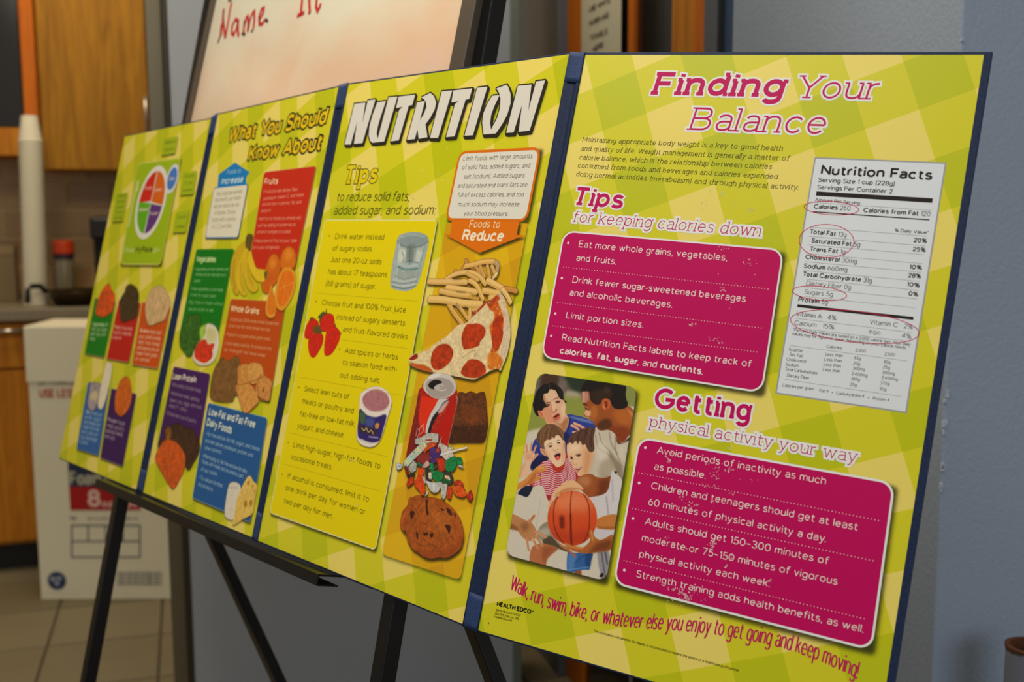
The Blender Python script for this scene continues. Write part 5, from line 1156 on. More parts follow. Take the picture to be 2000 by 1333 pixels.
scuffs(S, P3, [(856, 316, 3, 2, 3, 2.6), (873, 291, 1, 1, 2, 3), (823, 334, 3, 1.5, 4, 3), (856, 340, 2, 3, 6, 2.4), (838, 362, 5, 3, 9, 3), (807, 384, 4, 3, 7, 3), (845, 388, 5, 2, 5, 2), (876, 324, 1, 1, 2, 2.6), (864, 352, 1, 1, 2, 3)], (224, 222, 130))
scuffs(S, P3, [(814, 578, 2, 3, 4, 2.6), (800, 627, 4, 1.5, 5, 3), (748, 658, 3, 2, 4, 2.4), (689, 899, 3, 2, 6, 3), (671, 910, 2, 5, 5, 2), (697, 987, 5, 2, 7, 3), (768, 798, 2, 4, 6, 2.4), (725, 745, 2, 2, 3, 3)], (238, 214, 130))
# food pictures of the third panel
def shadowed(pr, par, dx, dy, blur=1.2, a=.75, h=.40):
    sp_ = Print.__new__(Print); sp_.S = pr.S; sp_.ppm = pr.ppm; sp_.o = pr.o - 6; sp_.w = pr.w + int(12 * pr.ppm); sp_.h = pr.h + int(12 * pr.ppm)
    m = np.zeros((sp_.h, sp_.w)); oy = int((6 + dy) * pr.ppm); ox = int((6 + dx) * pr.ppm); m[oy:oy + pr.h, ox:ox + pr.w] = pr.al
    sp_.al = gblur(m, blur * pr.ppm) * a; sp_.rgb = np.zeros((sp_.h, sp_.w, 3)) + np.array((46, 38, 6.)); sp_.emit('printed_shadow', par, h, 0)
II = (820, 490, 6.665); JJ = (790, 560, 6.665); KK = (760, 720, 7.405); LL = (760, 840, 8.33); MM = (700, 900, 4.4437)
fp = Print(S, fr(II, '60,60 1320,60 1320,980 60,980'), 2.3).use(II)
def fry(t, w, c=(226, 182, 102)):
    fp.line(t, w + 8, (150, 98, 34), 3, .9); fp.line(t, w, c, 2); pts = S2(t); hi = ' '.join('%g,%g' % (x, y - w * .16) for x, y in pts); fp.line(hi, w * .42, tuple(min(255, v + 16) for v in c), w * .12, .75)
    lo = ' '.join('%g,%g' % (x, y + w * .36) for x, y in pts); fp.line(lo, w * .16, (196, 142, 66), w * .07, .7)
for t, w, c in (('600,130 610,170 560,230', 62, (186, 134, 66)), ('985,150 1015,190 1000,290', 66, (178, 150, 112)), ('730,220 780,290', 60, (196, 146, 76)), ('680,240 720,260', 50, (150, 96, 40)), ('790,210 840,340', 52, (204, 154, 84)), ('880,200 910,350', 54, (206, 160, 92)), ('940,200 990,330', 50, (208, 164, 96)), ('600,200 700,180 830,145 955,140', 66, (222, 174, 92)),
  ('455,265 480,270', 44, (190, 142, 76)), ('960,350 1000,300', 40, (232, 204, 150)), ('320,390 430,320 560,285 690,290 790,350 850,430', 62, (222, 180, 104)), ('1100,495 1180,505 1255,525', 62, (196, 134, 60)), ('120,400 300,408 430,405 600,410', 76, (222, 178, 104)), ('620,300 760,380', 50, (214, 168, 90)), ('890,390 980,440 1060,485', 84, (226, 184, 108)),
  ('360,480 520,500 640,520 730,540', 78, (228, 184, 106)), ('270,525 430,560 560,575 660,590', 74, (220, 176, 98)), ('830,520 940,540 1030,560 920,610', 78, (224, 180, 100)), ('650,390 730,440 780,530 820,630', 62, (226, 182, 100)), ('1080,510 1140,590 1180,670', 62, (230, 192, 120)), ('660,600 760,620', 50, (206, 156, 60)),
  ('380,700 440,800 500,880 560,960', 66, (218, 166, 84)), ('500,720 560,790 620,880', 52, (216, 168, 88)), ('655,740 650,890', 56, (226, 184, 108)), ('700,760 760,760', 70, (216, 170, 90)), ('130,630 300,640 450,665 620,690 790,700', 96, (228, 186, 106)), ('480,690 520,760', 20, (160, 140, 130))): fry(t, w, c)
for t in ('440,375 540,370', '480,535 590,545', '640,430 670,460', '800,450 830,460', '590,730 620,760', '690,590 700,600', '860,600 880,620', '720,590 760,600'): fp.line(t, 14, (90, 60, 20), 6, .8)
shadowed(fp, P3, 1.6, 2.6, 1.0); fp.emit('printed_fries', P3, .46)
zp = Print(S, fr(JJ, '40,60 1400,60 1400,1230 40,1230'), 2.3).use(JJ)
pz = zp.poly('62,955 90,900 155,872 165,885 230,845 300,830 380,760 470,700 560,640 640,560 700,505 800,470 890,390 895,335 960,300 1060,190 1110,200 1190,120 1242,82 1290,130 1320,210 1362,380 1382,560 1375,700 1340,880 1290,1010 1250,1098 1215,1070 1120,1100 1050,1140 960,1190 900,1212 780,1192 700,1175 620,1160 500,1130 380,1118 250,1092 90,1030', (226, 202, 152), 2, tex=.10, tcell=4)
zp.poly('1200,110 1242,82 1290,130 1320,210 1362,380 1382,560 1375,700 1340,880 1290,1010 1250,1098 1225,1000 1260,850 1300,650 1300,480 1280,330 1250,200', (216, 190, 158), 4, tex=.12, clip=pz)
zp.poly('1100,230 1130,190 1200,130 1250,150 1220,200 1240,260 1270,330 1290,430 1285,560 1250,720 1210,850 1120,860 1150,760 1130,640 1110,520 1160,440 1170,340 1110,300', (206, 92, 22), 8, clip=pz, tex=.2)
zp.poly('1090,900 1150,850 1220,880 1280,960 1250,1070 1150,1090 1090,1060', (216, 120, 34), 10, clip=pz, tex=.2); zp.poly('1060,200 1090,160 1230,110 1180,200 1120,280', (176, 60, 20), 8, clip=pz)
pm = np.zeros_like(pz)
for t in ('810,500 880,490 950,482 1030,520 1058,580 1040,650 985,720 960,775 800,818 765,790 745,700 755,610', '450,765 540,748 600,780 635,850 625,920 570,1010 455,1086 375,1065 345,990 350,920 380,830', '860,950 960,960 1030,1010 1058,1070 1050,1130 960,1185 830,1185 745,1140 748,1080 790,1010', '1190,405 1240,385 1282,400 1284,470 1240,560 1170,560 1150,500', '1150,570 1270,560 1280,660 1240,780 1200,835 1160,800 1140,700'):
    zp.poly(t, (120, 34, 10), 6, .5, clip=pz); m_ = zp.poly(t, (182, 56, 14), 3, clip=pz, tex=.22, tcell=5); pm = np.maximum(pm, m_)
zp.blobs(pm, 40, (1, 3), [(206, 70, 26), (150, 28, 8), (196, 56, 20)], .5)
zp.poly('66,940 160,872 172,930 100,960', (150, 30, 12), 3, clip=pz); zp.poly('80,990 160,1010 250,1020 330,1060 372,1118 240,1092 100,1040', (196, 88, 24), 5, clip=pz); zp.poly('895,340 960,290 1062,190 1050,240 960,330 900,382', (160, 52, 22), 4, clip=pz)
zp.blobs(pz * (1 - pm), 60, (.8, 2.4), [(206, 120, 40), (196, 92, 30), (214, 150, 70)], .65); zp.blobs(pz * (1 - pm), 70, (1.2, 4), [(240, 222, 180), (214, 186, 130)], .5)
for t in ('760,930 850,860 930,830', '470,700 480,740', '930,870 910,920', '780,480 830,460'): zp.line(t, 10, (150, 84, 34), 5, .6)
shadowed(zp, P3, 1.4, 3.4, 1.0); zp.emit('printed_pizza', P3, .52)
kp = Print(S, fr(KK, '220,40 1460,40 1460,1340 220,1340'), 2.3).use(KK)
bm = kp.poly('985,380 1050,345 1110,360 1190,332 1260,362 1370,340 1400,440 1412,560 1425,700 1432,830 1412,950 1395,1020 1350,1076 1200,1080 1000,1082 870,1078 880,900 930,620', (98, 52, 22), 2, tex=.35, tcell=3)
kp.poly('900,850 1000,830 1200,825 1425,830 1412,950 1350,1076 1000,1082 870,1078', (60, 30, 12), 14, .75, clip=bm, tex=.4); kp.poly('1040,620 1230,560 1330,660 1280,790 1120,800', (126, 60, 18), 30, .7, clip=bm, tex=.3)
kp.blobs(bm, 70, (.6, 1.8), [(150, 92, 50), (60, 30, 12), (130, 74, 36), (40, 20, 8)], .6); kp.blobs(bm, 8, (.5, 1.1), [(220, 170, 110), (230, 200, 160)], .8)
cn = kp.poly('430,330 480,270 520,230 940,300 985,380 992,470 960,620 900,900 850,1120 800,1333 700,1400 250,1400 250,1250 330,850 390,560', (176, 28, 12), 2)
kp.poly('250,1340 330,860 420,400 460,330 440,600 440,850 380,1340', (120, 28, 22), 10, .9, clip=cn); kp.poly('480,400 600,430 720,455 620,640 560,760 530,930 450,850 430,700 450,520', (224, 48, 16), 8, clip=cn); kp.poly('850,620 960,540 900,900 820,1200 740,1200 700,950', (190, 22, 8), 14, .8, clip=cn)
kp.line('975,400 985,500 900,900 850,1130', 20, (176, 150, 146), 5, .85, clip=cn)
kp.poly('720,450 800,440 870,440 800,500 720,600 660,700 600,820 565,935 528,935 550,790 600,660 670,540', (206, 200, 196), 4, clip=cn); kp.poly('880,445 790,490 715,600 640,690 600,780 560,930 600,925 640,800 700,690 760,560', (34, 28, 30), 4, clip=cn); kp.poly('870,470 820,560 760,640 700,640 760,540 820,480', (214, 196, 186), 10, .8, clip=cn)
kp.blobs(kp.fill(kp.px('840,480 880,560 800,700 680,900 590,930 660,780 760,640')) * cn, 60, (.4, .9), [(240, 216, 204)], .9); kp.blobs(kp.fill(kp.px('500,330 430,560 420,800 380,1000 350,900 400,500 440,340')) * cn, 90, (.4, 1.1), [(214, 160, 150), (190, 110, 100)], .75)
for t in ('390,980 410,880 440,900 420,980 390,1060', '430,900 480,830 500,900 440,960', '460,850 510,800'): kp.line(t, 12, (230, 200, 190), 3, .8, clip=cn)
lid = kp.poly('498,230 540,150 620,85 720,60 850,80 940,160 972,250 955,340 890,400 780,445 650,430 560,370 500,300', (206, 196, 186), 2)
kp.poly('530,240 580,170 660,140 760,135 870,170 935,250 930,320 860,400 740,425 640,405 560,340', (168, 156, 148), 5, clip=lid); kp.line('540,300 620,400 760,440 900,400 960,300', 14, (150, 138, 132), 5, .8, clip=lid); kp.poly('560,130 700,70 760,90 620,150', (232, 226, 218), 10, .8, clip=lid)
kp.poly('568,245 600,195 660,168 720,170 770,205 700,235 655,265 650,300 600,290', (26, 20, 18), 3, clip=lid); kp.line('660,280 720,315 790,320 825,305', 12, (224, 216, 204), 3, .9); kp.poly('660,270 720,230 780,225 790,260 740,290 700,300', (190, 180, 172), 5); kp.line('752,258 756,262', 20, (60, 50, 46), 3)
shadowed(kp, P3, 1.2, 1.8, .9, .55); kp.emit('printed_soda_can_and_brownie', P3, .46)
cp = Print(S, fr(LL, '80,30 1420,30 1420,1200 80,1200'), 2.5).use(LL)
OR, RD, GN, SV, PU, BKc = (216, 70, 16), (176, 38, 20), (20, 128, 66), (186, 182, 172), (72, 44, 112), (52, 52, 46)
CAND = [('430,150 530,120 620,60 720,55 805,70 800,200 700,240 560,240 430,232', SV), ('560,420 620,330 700,300 780,240 720,200 600,240', (206, 74, 24)), ('600,160 700,150 690,180 600,180', (190, 60, 24)),
 ('232,520 330,410 440,300 540,190 590,190 620,260 520,380 400,490 300,600 250,600', (184, 196, 176)), ('112,545 160,545 232,575 200,630 150,655 118,620', (196, 200, 196)), ('440,450 540,380 620,380 680,430 650,520 560,560 470,520', (140, 44, 36)), ('820,210 900,240 1000,310 1060,420 1000,490 930,500 860,420', (206, 190, 176)), ('940,300 1030,270 1050,320 980,330', (190, 186, 172)),
 ('668,310 740,285 825,300 850,400 800,500 760,540 690,540 660,450', PU), ('780,300 830,320 810,370 760,370', (206, 60, 24)), ('800,270 830,180 868,98 840,200 810,300', (228, 176, 160)), ('560,560 620,500 680,560 600,620 530,610', (206, 160, 150)), ('480,520 560,580 500,600 440,560', (40, 100, 60)), ('250,600 300,600 320,700 330,770 300,770', (120, 24, 20)), ('320,600 400,500 450,560 440,660 370,700 320,650', (170, 172, 162)), ('300,740 400,700 430,740 340,790', (50, 36, 24)),
 ('600,620 660,610 690,760 700,850 620,810 590,730', BKc), ('720,560 790,560 800,640 720,650', (60, 50, 40)), ('890,680 980,680 1040,760 1050,850 990,900 930,860', BKc), ('640,700 690,690 700,800 650,800', (216, 200, 170)), ('900,740 980,750 1000,820 930,800', (226, 190, 150)),
 ('770,470 860,465 935,530 920,620 880,680 830,680 800,600', (200, 52, 16)), ('670,540 715,535 730,650 690,680 665,600', GN), ('690,680 760,665 880,700 885,780 820,850 750,840 700,760', GN), ('920,520 980,460 1060,435 1110,460 1095,600 1040,680 960,680 920,640', GN), ('1100,455 1170,450 1200,520 1170,580 1110,560', GN), ('1110,570 1180,580 1225,625 1150,610', (214, 214, 204)),
 ('600,830 720,860 860,850 840,950 800,1010 745,1032 680,1000 640,930', (200, 198, 190)), ('850,860 950,880 940,1000 925,1080 890,1135 850,1080', SV), ('530,760 580,760 600,860 570,880 520,810', (190, 186, 178)),
 ('480,620 570,630 575,700 540,760 580,880 590,990 570,1075 530,1060 500,1000 430,930 405,850 460,780', OR), ('405,780 360,770 290,850 305,940 400,860', (190, 52, 12)), ('590,1080 620,990 640,1010 630,1050', (206, 206, 200)), ('880,800 960,810 1015,840 950,865 870,885', (14, 96, 44)),
 ('960,930 1010,920 1030,1000 1000,1130 950,1110 940,1050', (206, 60, 20)), ('1040,880 1120,812 1200,860 1215,940 1150,900', (190, 54, 18)), ('1035,930 1120,900 1220,950 1270,1060 1200,1108 1100,1080 1050,1020', (222, 84, 16)), ('1265,1070 1330,980 1368,1090 1325,1172 1275,1120', (186, 48, 18))]
for t, c in CAND: 
    cp.poly(t, tuple(v * .55 for v in c), 3, .6); m_ = cp.poly(t, c, 1.0, sharp=True, tex=.16, tcell=3); cp.slivers(m_, 9, (2, 7), [tuple(v * .55 for v in c), tuple(v * .72 for v in c)], .75); cp.slivers(m_, 7, (1.5, 5), [tuple(min(255, v * 1.15 + 45) for v in c)], .75); cp.slivers(m_, 3, (1, 2.5), [(250, 242, 234)], .95)
for t, c in (('560,210 600,270', (236, 220, 110)), ('460,300 500,350', (240, 226, 120)), ('270,500 320,560', (240, 226, 130)), ('500,260 560,330', (226, 160, 150)), ('340,420 400,470', (130, 190, 190))): cp.line(t, 34, c, 5, .7)
cp.line('845,412 950,380 1100,335 1262,295', 32, (150, 140, 110), 4, .6); cp.line('845,408 950,376 1100,331 1262,291', 28, (230, 224, 212), 2)
shadowed(cp, P3, 1.2, 2.2, .8, .7, .56); cp.emit('printed_candies', P3, .62)
mp_ = Print(S, fr(MM, '340,290 940,290 940,870 340,870'), 2.0).use(MM)
ck = mp_.poly('440,330 480,315 520,303 600,315 700,332 770,370 830,425 870,480 898,545 915,640 905,710 880,770 820,820 760,845 700,842 640,850 580,840 520,800 470,765 430,700 412,640 380,600 362,555 372,490 385,440 425,390', (168, 82, 22), 2, tex=.2, tcell=5)
mp_.poly('620,400 760,420 820,520 780,640 660,640 600,520', (190, 104, 34), 40, .5, clip=ck, tex=.2); mp_.poly('470,770 700,800 860,720 905,640 880,780 760,850 560,840', (140, 56, 14), 20, .6, clip=ck)
for t in ('585,345 605,350 600,400 612,470 590,460', '455,440 490,450 465,510 450,480', '765,415 800,430 815,480 780,460', '715,415 750,430 730,440', '565,630 600,625 600,650 570,650', '620,640 650,630 645,665 625,665', '500,620 520,640 515,690 505,660', '750,560 800,570 790,640 770,600', '395,605 412,612 408,630', '830,450 850,480 840,490'): mp_.poly(t, (50, 20, 8), 3, .9, clip=ck)
for t in ('470,400 520,470 480,560 500,600', '540,540 600,560 580,600 640,620', '680,560 700,640 690,700', '480,700 560,740 640,730 700,770', '560,680 620,720', '660,470 700,440 760,470', '430,520 400,560', '760,700 800,660 840,700', '640,780 720,790 780,750', '540,380 500,420'): mp_.line(t, 6, (104, 44, 12), 2, .7, clip=ck)
mp_.blobs(ck, 90, (.5, 1.6), [(206, 124, 52), (130, 56, 14), (190, 100, 36), (110, 44, 12)], .55)
shadowed(mp_, P3, 2.0, 3.0, 1.2, .8, .42); mp_.emit('printed_cookie', P3, .48)
sb = Print(S, fr(AA, '-30,870 330,870 330,1340 -30,1340'), 1.8).use(AA)
for t in ('100,960 150,900 180,940', '180,870 190,960 170,960', '30,960 60,960 70,1010 10,1030', '70,1040 150,1040 130,1100 60,1100', '240,1010 265,1020 260,1060', '280,1090 318,1100 300,1120', '120,950 170,930 180,1000 120,1010'): sb.poly(t, (78, 84, 26), 2)
for t in ('0,1020 30,980 65,965 105,1000 100,1050 60,1090 20,1150 -20,1140 -20,1080', '125,985 150,945 200,918 245,940 255,1000 245,1040 160,1090 120,1040', '15,1160 40,1115 90,1100 145,1115 148,1180 120,1250 70,1325 30,1310 12,1240', '180,1090 215,1045 250,1030 300,1080 308,1120 290,1190 230,1290 170,1308 160,1230'):
    sb.poly(t, (120, 8, 6), 4, .7); m_ = sb.poly(t, (206, 34, 12), 2, tex=.12); sb.blobs(m_, 16, (.35, .6), [(226, 120, 60), (150, 10, 8)], .6); 
sb.poly('50,1050 110,1030 130,1080 90,1110', (96, 80, 30), 6, .9); sb.emit('printed_strawberries', P3, .46)
gp = Print(S, fr(AA, '750,140 1150,140 1150,720 750,720'), 1.9).use(AA)
gm_ = gp.poly('838,235 870,185 980,160 1090,178 1132,235 1115,340 1080,480 1030,640 960,700 890,708 810,690 774,640 790,480 815,350', (164, 176, 170), 2, tex=.06)
gp.poly('850,240 900,190 1000,172 1100,195 1120,235 1060,290 960,300 880,285', (130, 146, 146), 8, .8, clip=gm_); gp.line('838,240 880,285 960,302 1060,290 1130,240', 10, (92, 108, 110), 4, .9, clip=gm_); gp.poly('930,290 1010,290 990,430 930,430', (110, 122, 116), 10, .8, clip=gm_); gp.poly('860,330 920,330 900,430 850,440', (216, 218, 200), 10, .8, clip=gm_); gp.poly('1020,340 1070,330 1050,430 1010,430', (200, 206, 196), 10, .8, clip=gm_)
gp.line('840,480 920,510 1030,500', 16, (74, 120, 118), 5, .9, clip=gm_); gp.line('850,460 940,480 1030,460', 8, (190, 214, 206), 4, .9, clip=gm_); gp.poly('850,520 1010,520 990,590 840,590', (150, 160, 152), 10, .6, clip=gm_)
for y, c in ((600, (206, 210, 200)), (622, (110, 130, 128)), (645, (214, 216, 206)), (665, (96, 118, 118)), (685, (190, 200, 190))): gp.line('790,%d 900,%d 1020,%d' % (y, y + 18, y - 6), 10, c, 4, .8, clip=gm_)
for t, w_, c_ in (('860,250 850,400 830,600', 8, (206, 214, 208)), ('1100,260 1060,440 1010,640', 8, (106, 126, 126)), ('960,300 950,460', 10, (84, 100, 96)), ('1000,310 990,440', 6, (226, 226, 214)), ('880,340 900,400 880,440', 8, (70, 92, 90)), ('820,560 900,600 1000,570', 5, (96, 116, 114)), ('870,210 980,185 1080,205', 5, (214, 220, 214)), ('900,440 960,430 1040,450', 5, (60, 84, 84)), ('800,660 880,690 980,680', 6, (84, 104, 104))): gp.line(t, w_, c_, 2.5, .75, clip=gm_)
gp.slivers(gm_, 16, (2, 6), [(226, 228, 220), (98, 118, 116), (190, 204, 198)], .6)
gp.emit('printed_water_glass', P3, .46)
yp = Print(S, fr(S5, '860,450 1200,450 1200,1020 860,1020'), 1.9).use(S5)
ym = yp.poly('903,560 930,515 990,478 1070,472 1140,510 1178,580 1170,650 1135,760 1100,880 1060,960 1010,992 960,990 900,960 874,890 890,760', (232, 220, 206), 2)
yp.poly('925,575 965,520 1040,492 1120,520 1158,590 1140,650 1080,682 1000,680 945,640', (176, 112, 118), 4, clip=ym, tex=.12); yp.line('925,600 960,660 1040,690 1120,665 1160,610', 8, (196, 170, 160), 4, .7, clip=ym)
yp.poly('898,670 960,715 1040,735 1130,715 1105,840 1070,940 1000,955 930,930 884,890', (48, 34, 104), 4, clip=ym); yp.poly('900,690 950,710 940,790 905,780', (70, 104, 60), 8, .9, clip=ym); yp.poly('960,740 1030,750 1010,820 950,800', (70, 90, 150), 10, .8, clip=ym); yp.poly('905,810 1000,830 1045,860 1030,890 940,870 900,850', (60, 40, 30), 5, .9, clip=ym)
yp.line('920,830 940,850 960,830 975,865 1000,850 1020,880', 9, (226, 206, 150), 2, .9, clip=ym); yp.poly('1040,790 1070,790 1065,830 1035,830', (206, 140, 60), 3, clip=ym); yp.line('980,905 1060,915', 12, (200, 190, 210), 4, .8, clip=ym); yp.line('874,900 930,950 1000,965 1060,950', 8, (190, 176, 166), 4, .7, clip=ym)
shadowed(yp, P3, .9, 1.5, .8, .6); yp.emit('printed_yogurt_cup', P3, .46)

# ------------------------------------------------------------ printing: second panel
S, P2 = SF[2], PN[2]
G2 = (400, 180, 4.443); GB = (350, 440, 4.443); GC = (270, 680, 3.603)
T(S, P2, 'heading', (228, 190, 14), [('What You Should',) + X(G2, '195,443 1048,278'), ('Know About',) + X(G2, '368,603 1005,503')], 31, (46, 40, 16), w=.2, slant=.1, out=2.6)
ar = digs(S, fr(G2, '262,612 390,695 362,735 358,810 110,838 122,715'))
flat(S, 'arrow', ar, .44, mat((16, 122, 186), .5, spec=.2, name='ink'), P2)
box(S, P2, fr(G2, '80,828 378,795 290,1268 2,1270'), 7, (226, 218, 192), (30, 116, 180), 1.6, (2.0, 2.0, 1.3), h=.42)
T(S, P2, 'callout_heading', (150, 196, 216), [('Foods to',) + X(G2, '190,715 312,700')], 9, w=.14); T(S, P2, 'callout_heading', (186, 214, 220), [('Increase',) + X(G2, '140,805 330,785')], 14, w=.22, slant=.08)
T(S, P2, 'callout_text', (150, 144, 112), [(t,) + X(G2, c) for t, c in (('These foods have nutrients', '95,905 325,880'), ('that benefit your health', '85,957 310,935'), ('and can reduce the risk', '75,1012 295,995'), ('of disease. Choose', '80,1067 265,1058'), ('foods with vitamins', '55,1127 265,1120'), ('A, C, D, and fiber.', '60,1187 235,1180'))], 9, w=.12)
rb = box(S, P2, fr(G2, '515,695 968,640') + fr(GB, '1000,400 600,385'), 5, (198, 42, 16), (214, 130, 96), .7, (1.8, 2.0, 1.2))
gb = box(S, P2, fr(GB, '150,208 480,205 330,1010 0,962'), 5, (0, 116, 16), (120, 170, 60), .7, (1.4, 1.6, 1.2))
wb_ = box(S, P2, fr(GB, '448,640 925,665') + [(527, 786), (417, 762)], 5, (190, 74, 10), (214, 140, 80), .7, (1.8, 2.0, 1.2))
pb_ = box(S, P2, fr(GC, '250,130 508,182 414,760 133,700'), 5, (66, 24, 88), (130, 104, 130), .7, (1.6, 1.8, 1.2))
bb_ = box(S, P2, fr(GC, '492,385 910,492 790,1232 380,1057'), 5, (34, 88, 146), (116, 160, 190), .9, (2.0, 2.4, 1.3))
T(S, P2, 'box_heading', (236, 196, 160), [('Fruits',) + X(G2, '512,805 632,800')], 13, w=.22); T(S, P2, 'box_heading', (196, 220, 150), [('Vegetables',) + X(GB, '145,320 315,325')], 12.5, w=.22); T(S, P2, 'box_heading', (238, 200, 150), [('Whole Grains',) + X(GB, '443,750 690,778')], 13.5, w=.22)
T(S, P2, 'box_heading', (220, 206, 190), [('Lean Protein',) + X(GC, '240,220 405,248')], 13.5, w=.22); T(S, P2, 'box_heading', (206, 214, 200), [('Low-Fat and Fat-Free',) + X(GC, '495,472 820,567'), ('Dairy Foods',) + X(GC, '480,547 655,607')], 15.5, w=.22)
def body(F_, col, rows, cap=7.2): T(S, P2, 'bullet_text', col, [(t,) + X(F_, c) for t, c in rows], cap, w=.13)
body(G2, (236, 150, 120), [('• Fruits provide dietary fiber,', '505,880 810,860'), ('potassium, vitamin C, and folate', '510,940 858,905'), ('and are low in calories, fat, and', '497,990 835,970'), ('sodium.', '485,1047 575,1040'), ('• Add fruit to foods you already eat,', '455,1115 838,1105'), ('such as adding strawberries to', '460,1172 788,1165'), ('cereal or oranges to a salad.', '450,1228 745,1225'), ('• Keep a bowl of fruit on your table', '420,1305 798,1305')])
body(GB, (236, 150, 120), [('or in your refrigerator.', '642,208 870,208')])
body(GB, (130, 190, 120), [('• Vegetables provide vitamins and', '130,396 425,398'), ('minerals and are naturally low in', '138,442 405,448'), ('calories.', '125,498 185,498'), ('• Keep vegetables cut and ready', '100,565 380,578'), ('to eat for a quick snack.', '98,617 320,632'), ('• Buy fresh or frozen without', '78,682 380,700'), ('sauces, butter or salt.', '80,740 300,755')])
body(GB, (226, 160, 110), [('• Substitute 100% whole-wheat bread and', '435,830 860,872'), ('brown rice for white bread and rice.', '430,887 790,925'), ('• Popcorn is a great whole-grain snack.', '402,960 795,1005'), ('• Check labels carefully for products that', '390,1037 802,1090'), ('say “whole grain” and “whole wheat.”', '388,1092 755,1150')])
body(GC, (150, 130, 150), [('• Eat a variety of protein foods.', '235,267 440,317'), ('• Include lean meats, seafood,', '225,327 430,382'), ('beans, soy, eggs, and nuts', '222,377 445,432'), ('each day.', '217,417 345,450'), ('• Choose lean cuts of poultry.', '190,467 408,532')], 8)
body(GC, (150, 186, 206), [('• Fat-free and low-fat milk, yogurt, and cheese', '475,614 853,728'), ('provide calcium, potassium, protein, and', '472,662 805,772'), ('other nutrients.', '467,714 585,748'), ('• When buying, try fat-free and low-fat dairy', '450,767 765,885'), ('foods with meals and as snacks, part', '447,810 740,920'), ('of your routine.', '442,864 555,903'), ('• Try calcium-fortified', '427,922 590,985'), ('soy products.', '422,967 525,1012')], 8)
def pic(S, par, F_, bounds, name, polys, ppm=1.6, h=.50, sh=(1.2, 1.6), fl=None):
    p = Print(S, fr(F_, bounds), ppm).use(F_)
    for it in polys:
        if it[0] == 'L': p.line(*it[1:])
        else:
            m = p.poly(it[0], it[1], it[2] if len(it) > 2 else 2, tex=it[3] if len(it) > 3 else .05, tcell=it[4] if len(it) > 4 else 3)
            if len(it) > 5: p.blobs(m, it[5], (.5, 1.6), it[6], .7)
    if sh: shadowed(p, par, sh[0], sh[1], 1.0, .55, h - .06)
    p.emit(name, par, h, 4)
pic(S, P2, GB, '420,60 1050,60 1050,840 420,840', 'printed_bananas_and_oranges', [
 ('830,250 865,280 880,360 860,470 810,540 770,590 735,585 715,540 715,480 740,400 760,340 790,270', (206, 96, 10), 4), ('950,188 1000,220 1015,290 1000,360 950,395 890,380 878,310 900,230', (214, 110, 14), 4), ('790,290 840,290 840,360 790,380', (226, 130, 30), 20), ('930,210 980,230 980,290 920,300', (230, 136, 34), 18),
 ('610,130 530,170 480,240 450,330 445,450 465,560 500,605 520,580 500,480 515,350 560,230', (206, 166, 22), 4), ('575,200 530,290 495,400 500,520 545,605 585,605 575,560 555,450 575,300 600,220', (220, 182, 24), 4), ('600,200 560,320 560,430 590,540 640,585 685,560 680,510 630,440 605,340 620,230', (214, 176, 20), 4), ('L', '480,300 470,440 490,560', 16, (150, 116, 14), 6, .7), ('L', '540,330 535,470 560,580', 14, (160, 124, 14), 6, .7), ('L', '600,330 600,430 640,520', 14, (160, 124, 14), 6, .7),
 ('620,215 600,310 620,400 670,480 730,490 765,440 762,400 720,385 670,370 640,290', (226, 190, 28), 3), ('590,85 640,90 630,170 615,230 590,200 575,170', (96, 76, 22), 4), ('740,410 765,400 762,450 745,470', (96, 84, 20), 5),
 ('925,368 980,380 1012,440 1010,530 975,640 920,725 880,742 840,700 830,610 850,500 880,410', (226, 150, 34), 2), ('925,395 970,405 995,460 985,550 945,650 900,705 860,680 850,600 865,510 890,430', (228, 112, 12), 3), ('L', '925,400 915,560 890,700', 5, (240, 180, 80), 3, .7), ('L', '860,560 990,500', 5, (240, 180, 80), 3, .7), ('L', '880,460 960,640', 5, (240, 180, 80), 3, .7),
 ('800,515 815,580 835,660 845,740 830,790 790,812 755,780 748,720 765,640 785,570', (222, 120, 20), 3), ('L', '800,530 760,680 770,780 830,780', 12, (236, 180, 80), 4, .8)])
pic(S, P2, GB, '-20,760 370,760 370,1240 -20,1240', 'printed_salad_greens_and_bowl', [
 ('75,790 130,775 185,785 185,860 240,880 225,960 180,1040 130,1110 80,1145 40,1100 5,1040 10,940 50,860', (46, 96, 20), 4, .5, 3, 40, [(90, 150, 50), (24, 62, 10)]), ('180,900 240,860 270,900 240,980 190,1020', (150, 190, 60), 6, .3),
 ('240,862 300,870 335,920 348,990 345,1060 320,1150 260,1210 180,1215 130,1180 120,1120 170,1020 220,960', (226, 216, 190), 4), ('240,900 300,900 325,960 300,1010 240,1010', (210, 200, 140), 10), ('190,1000 235,1000 250,1035 305,1030 290,1090 285,1150 230,1195 170,1180 135,1140 140,1070', (212, 48, 18), 4, .3, 3, 30, [(236, 110, 30), (160, 20, 10)])])
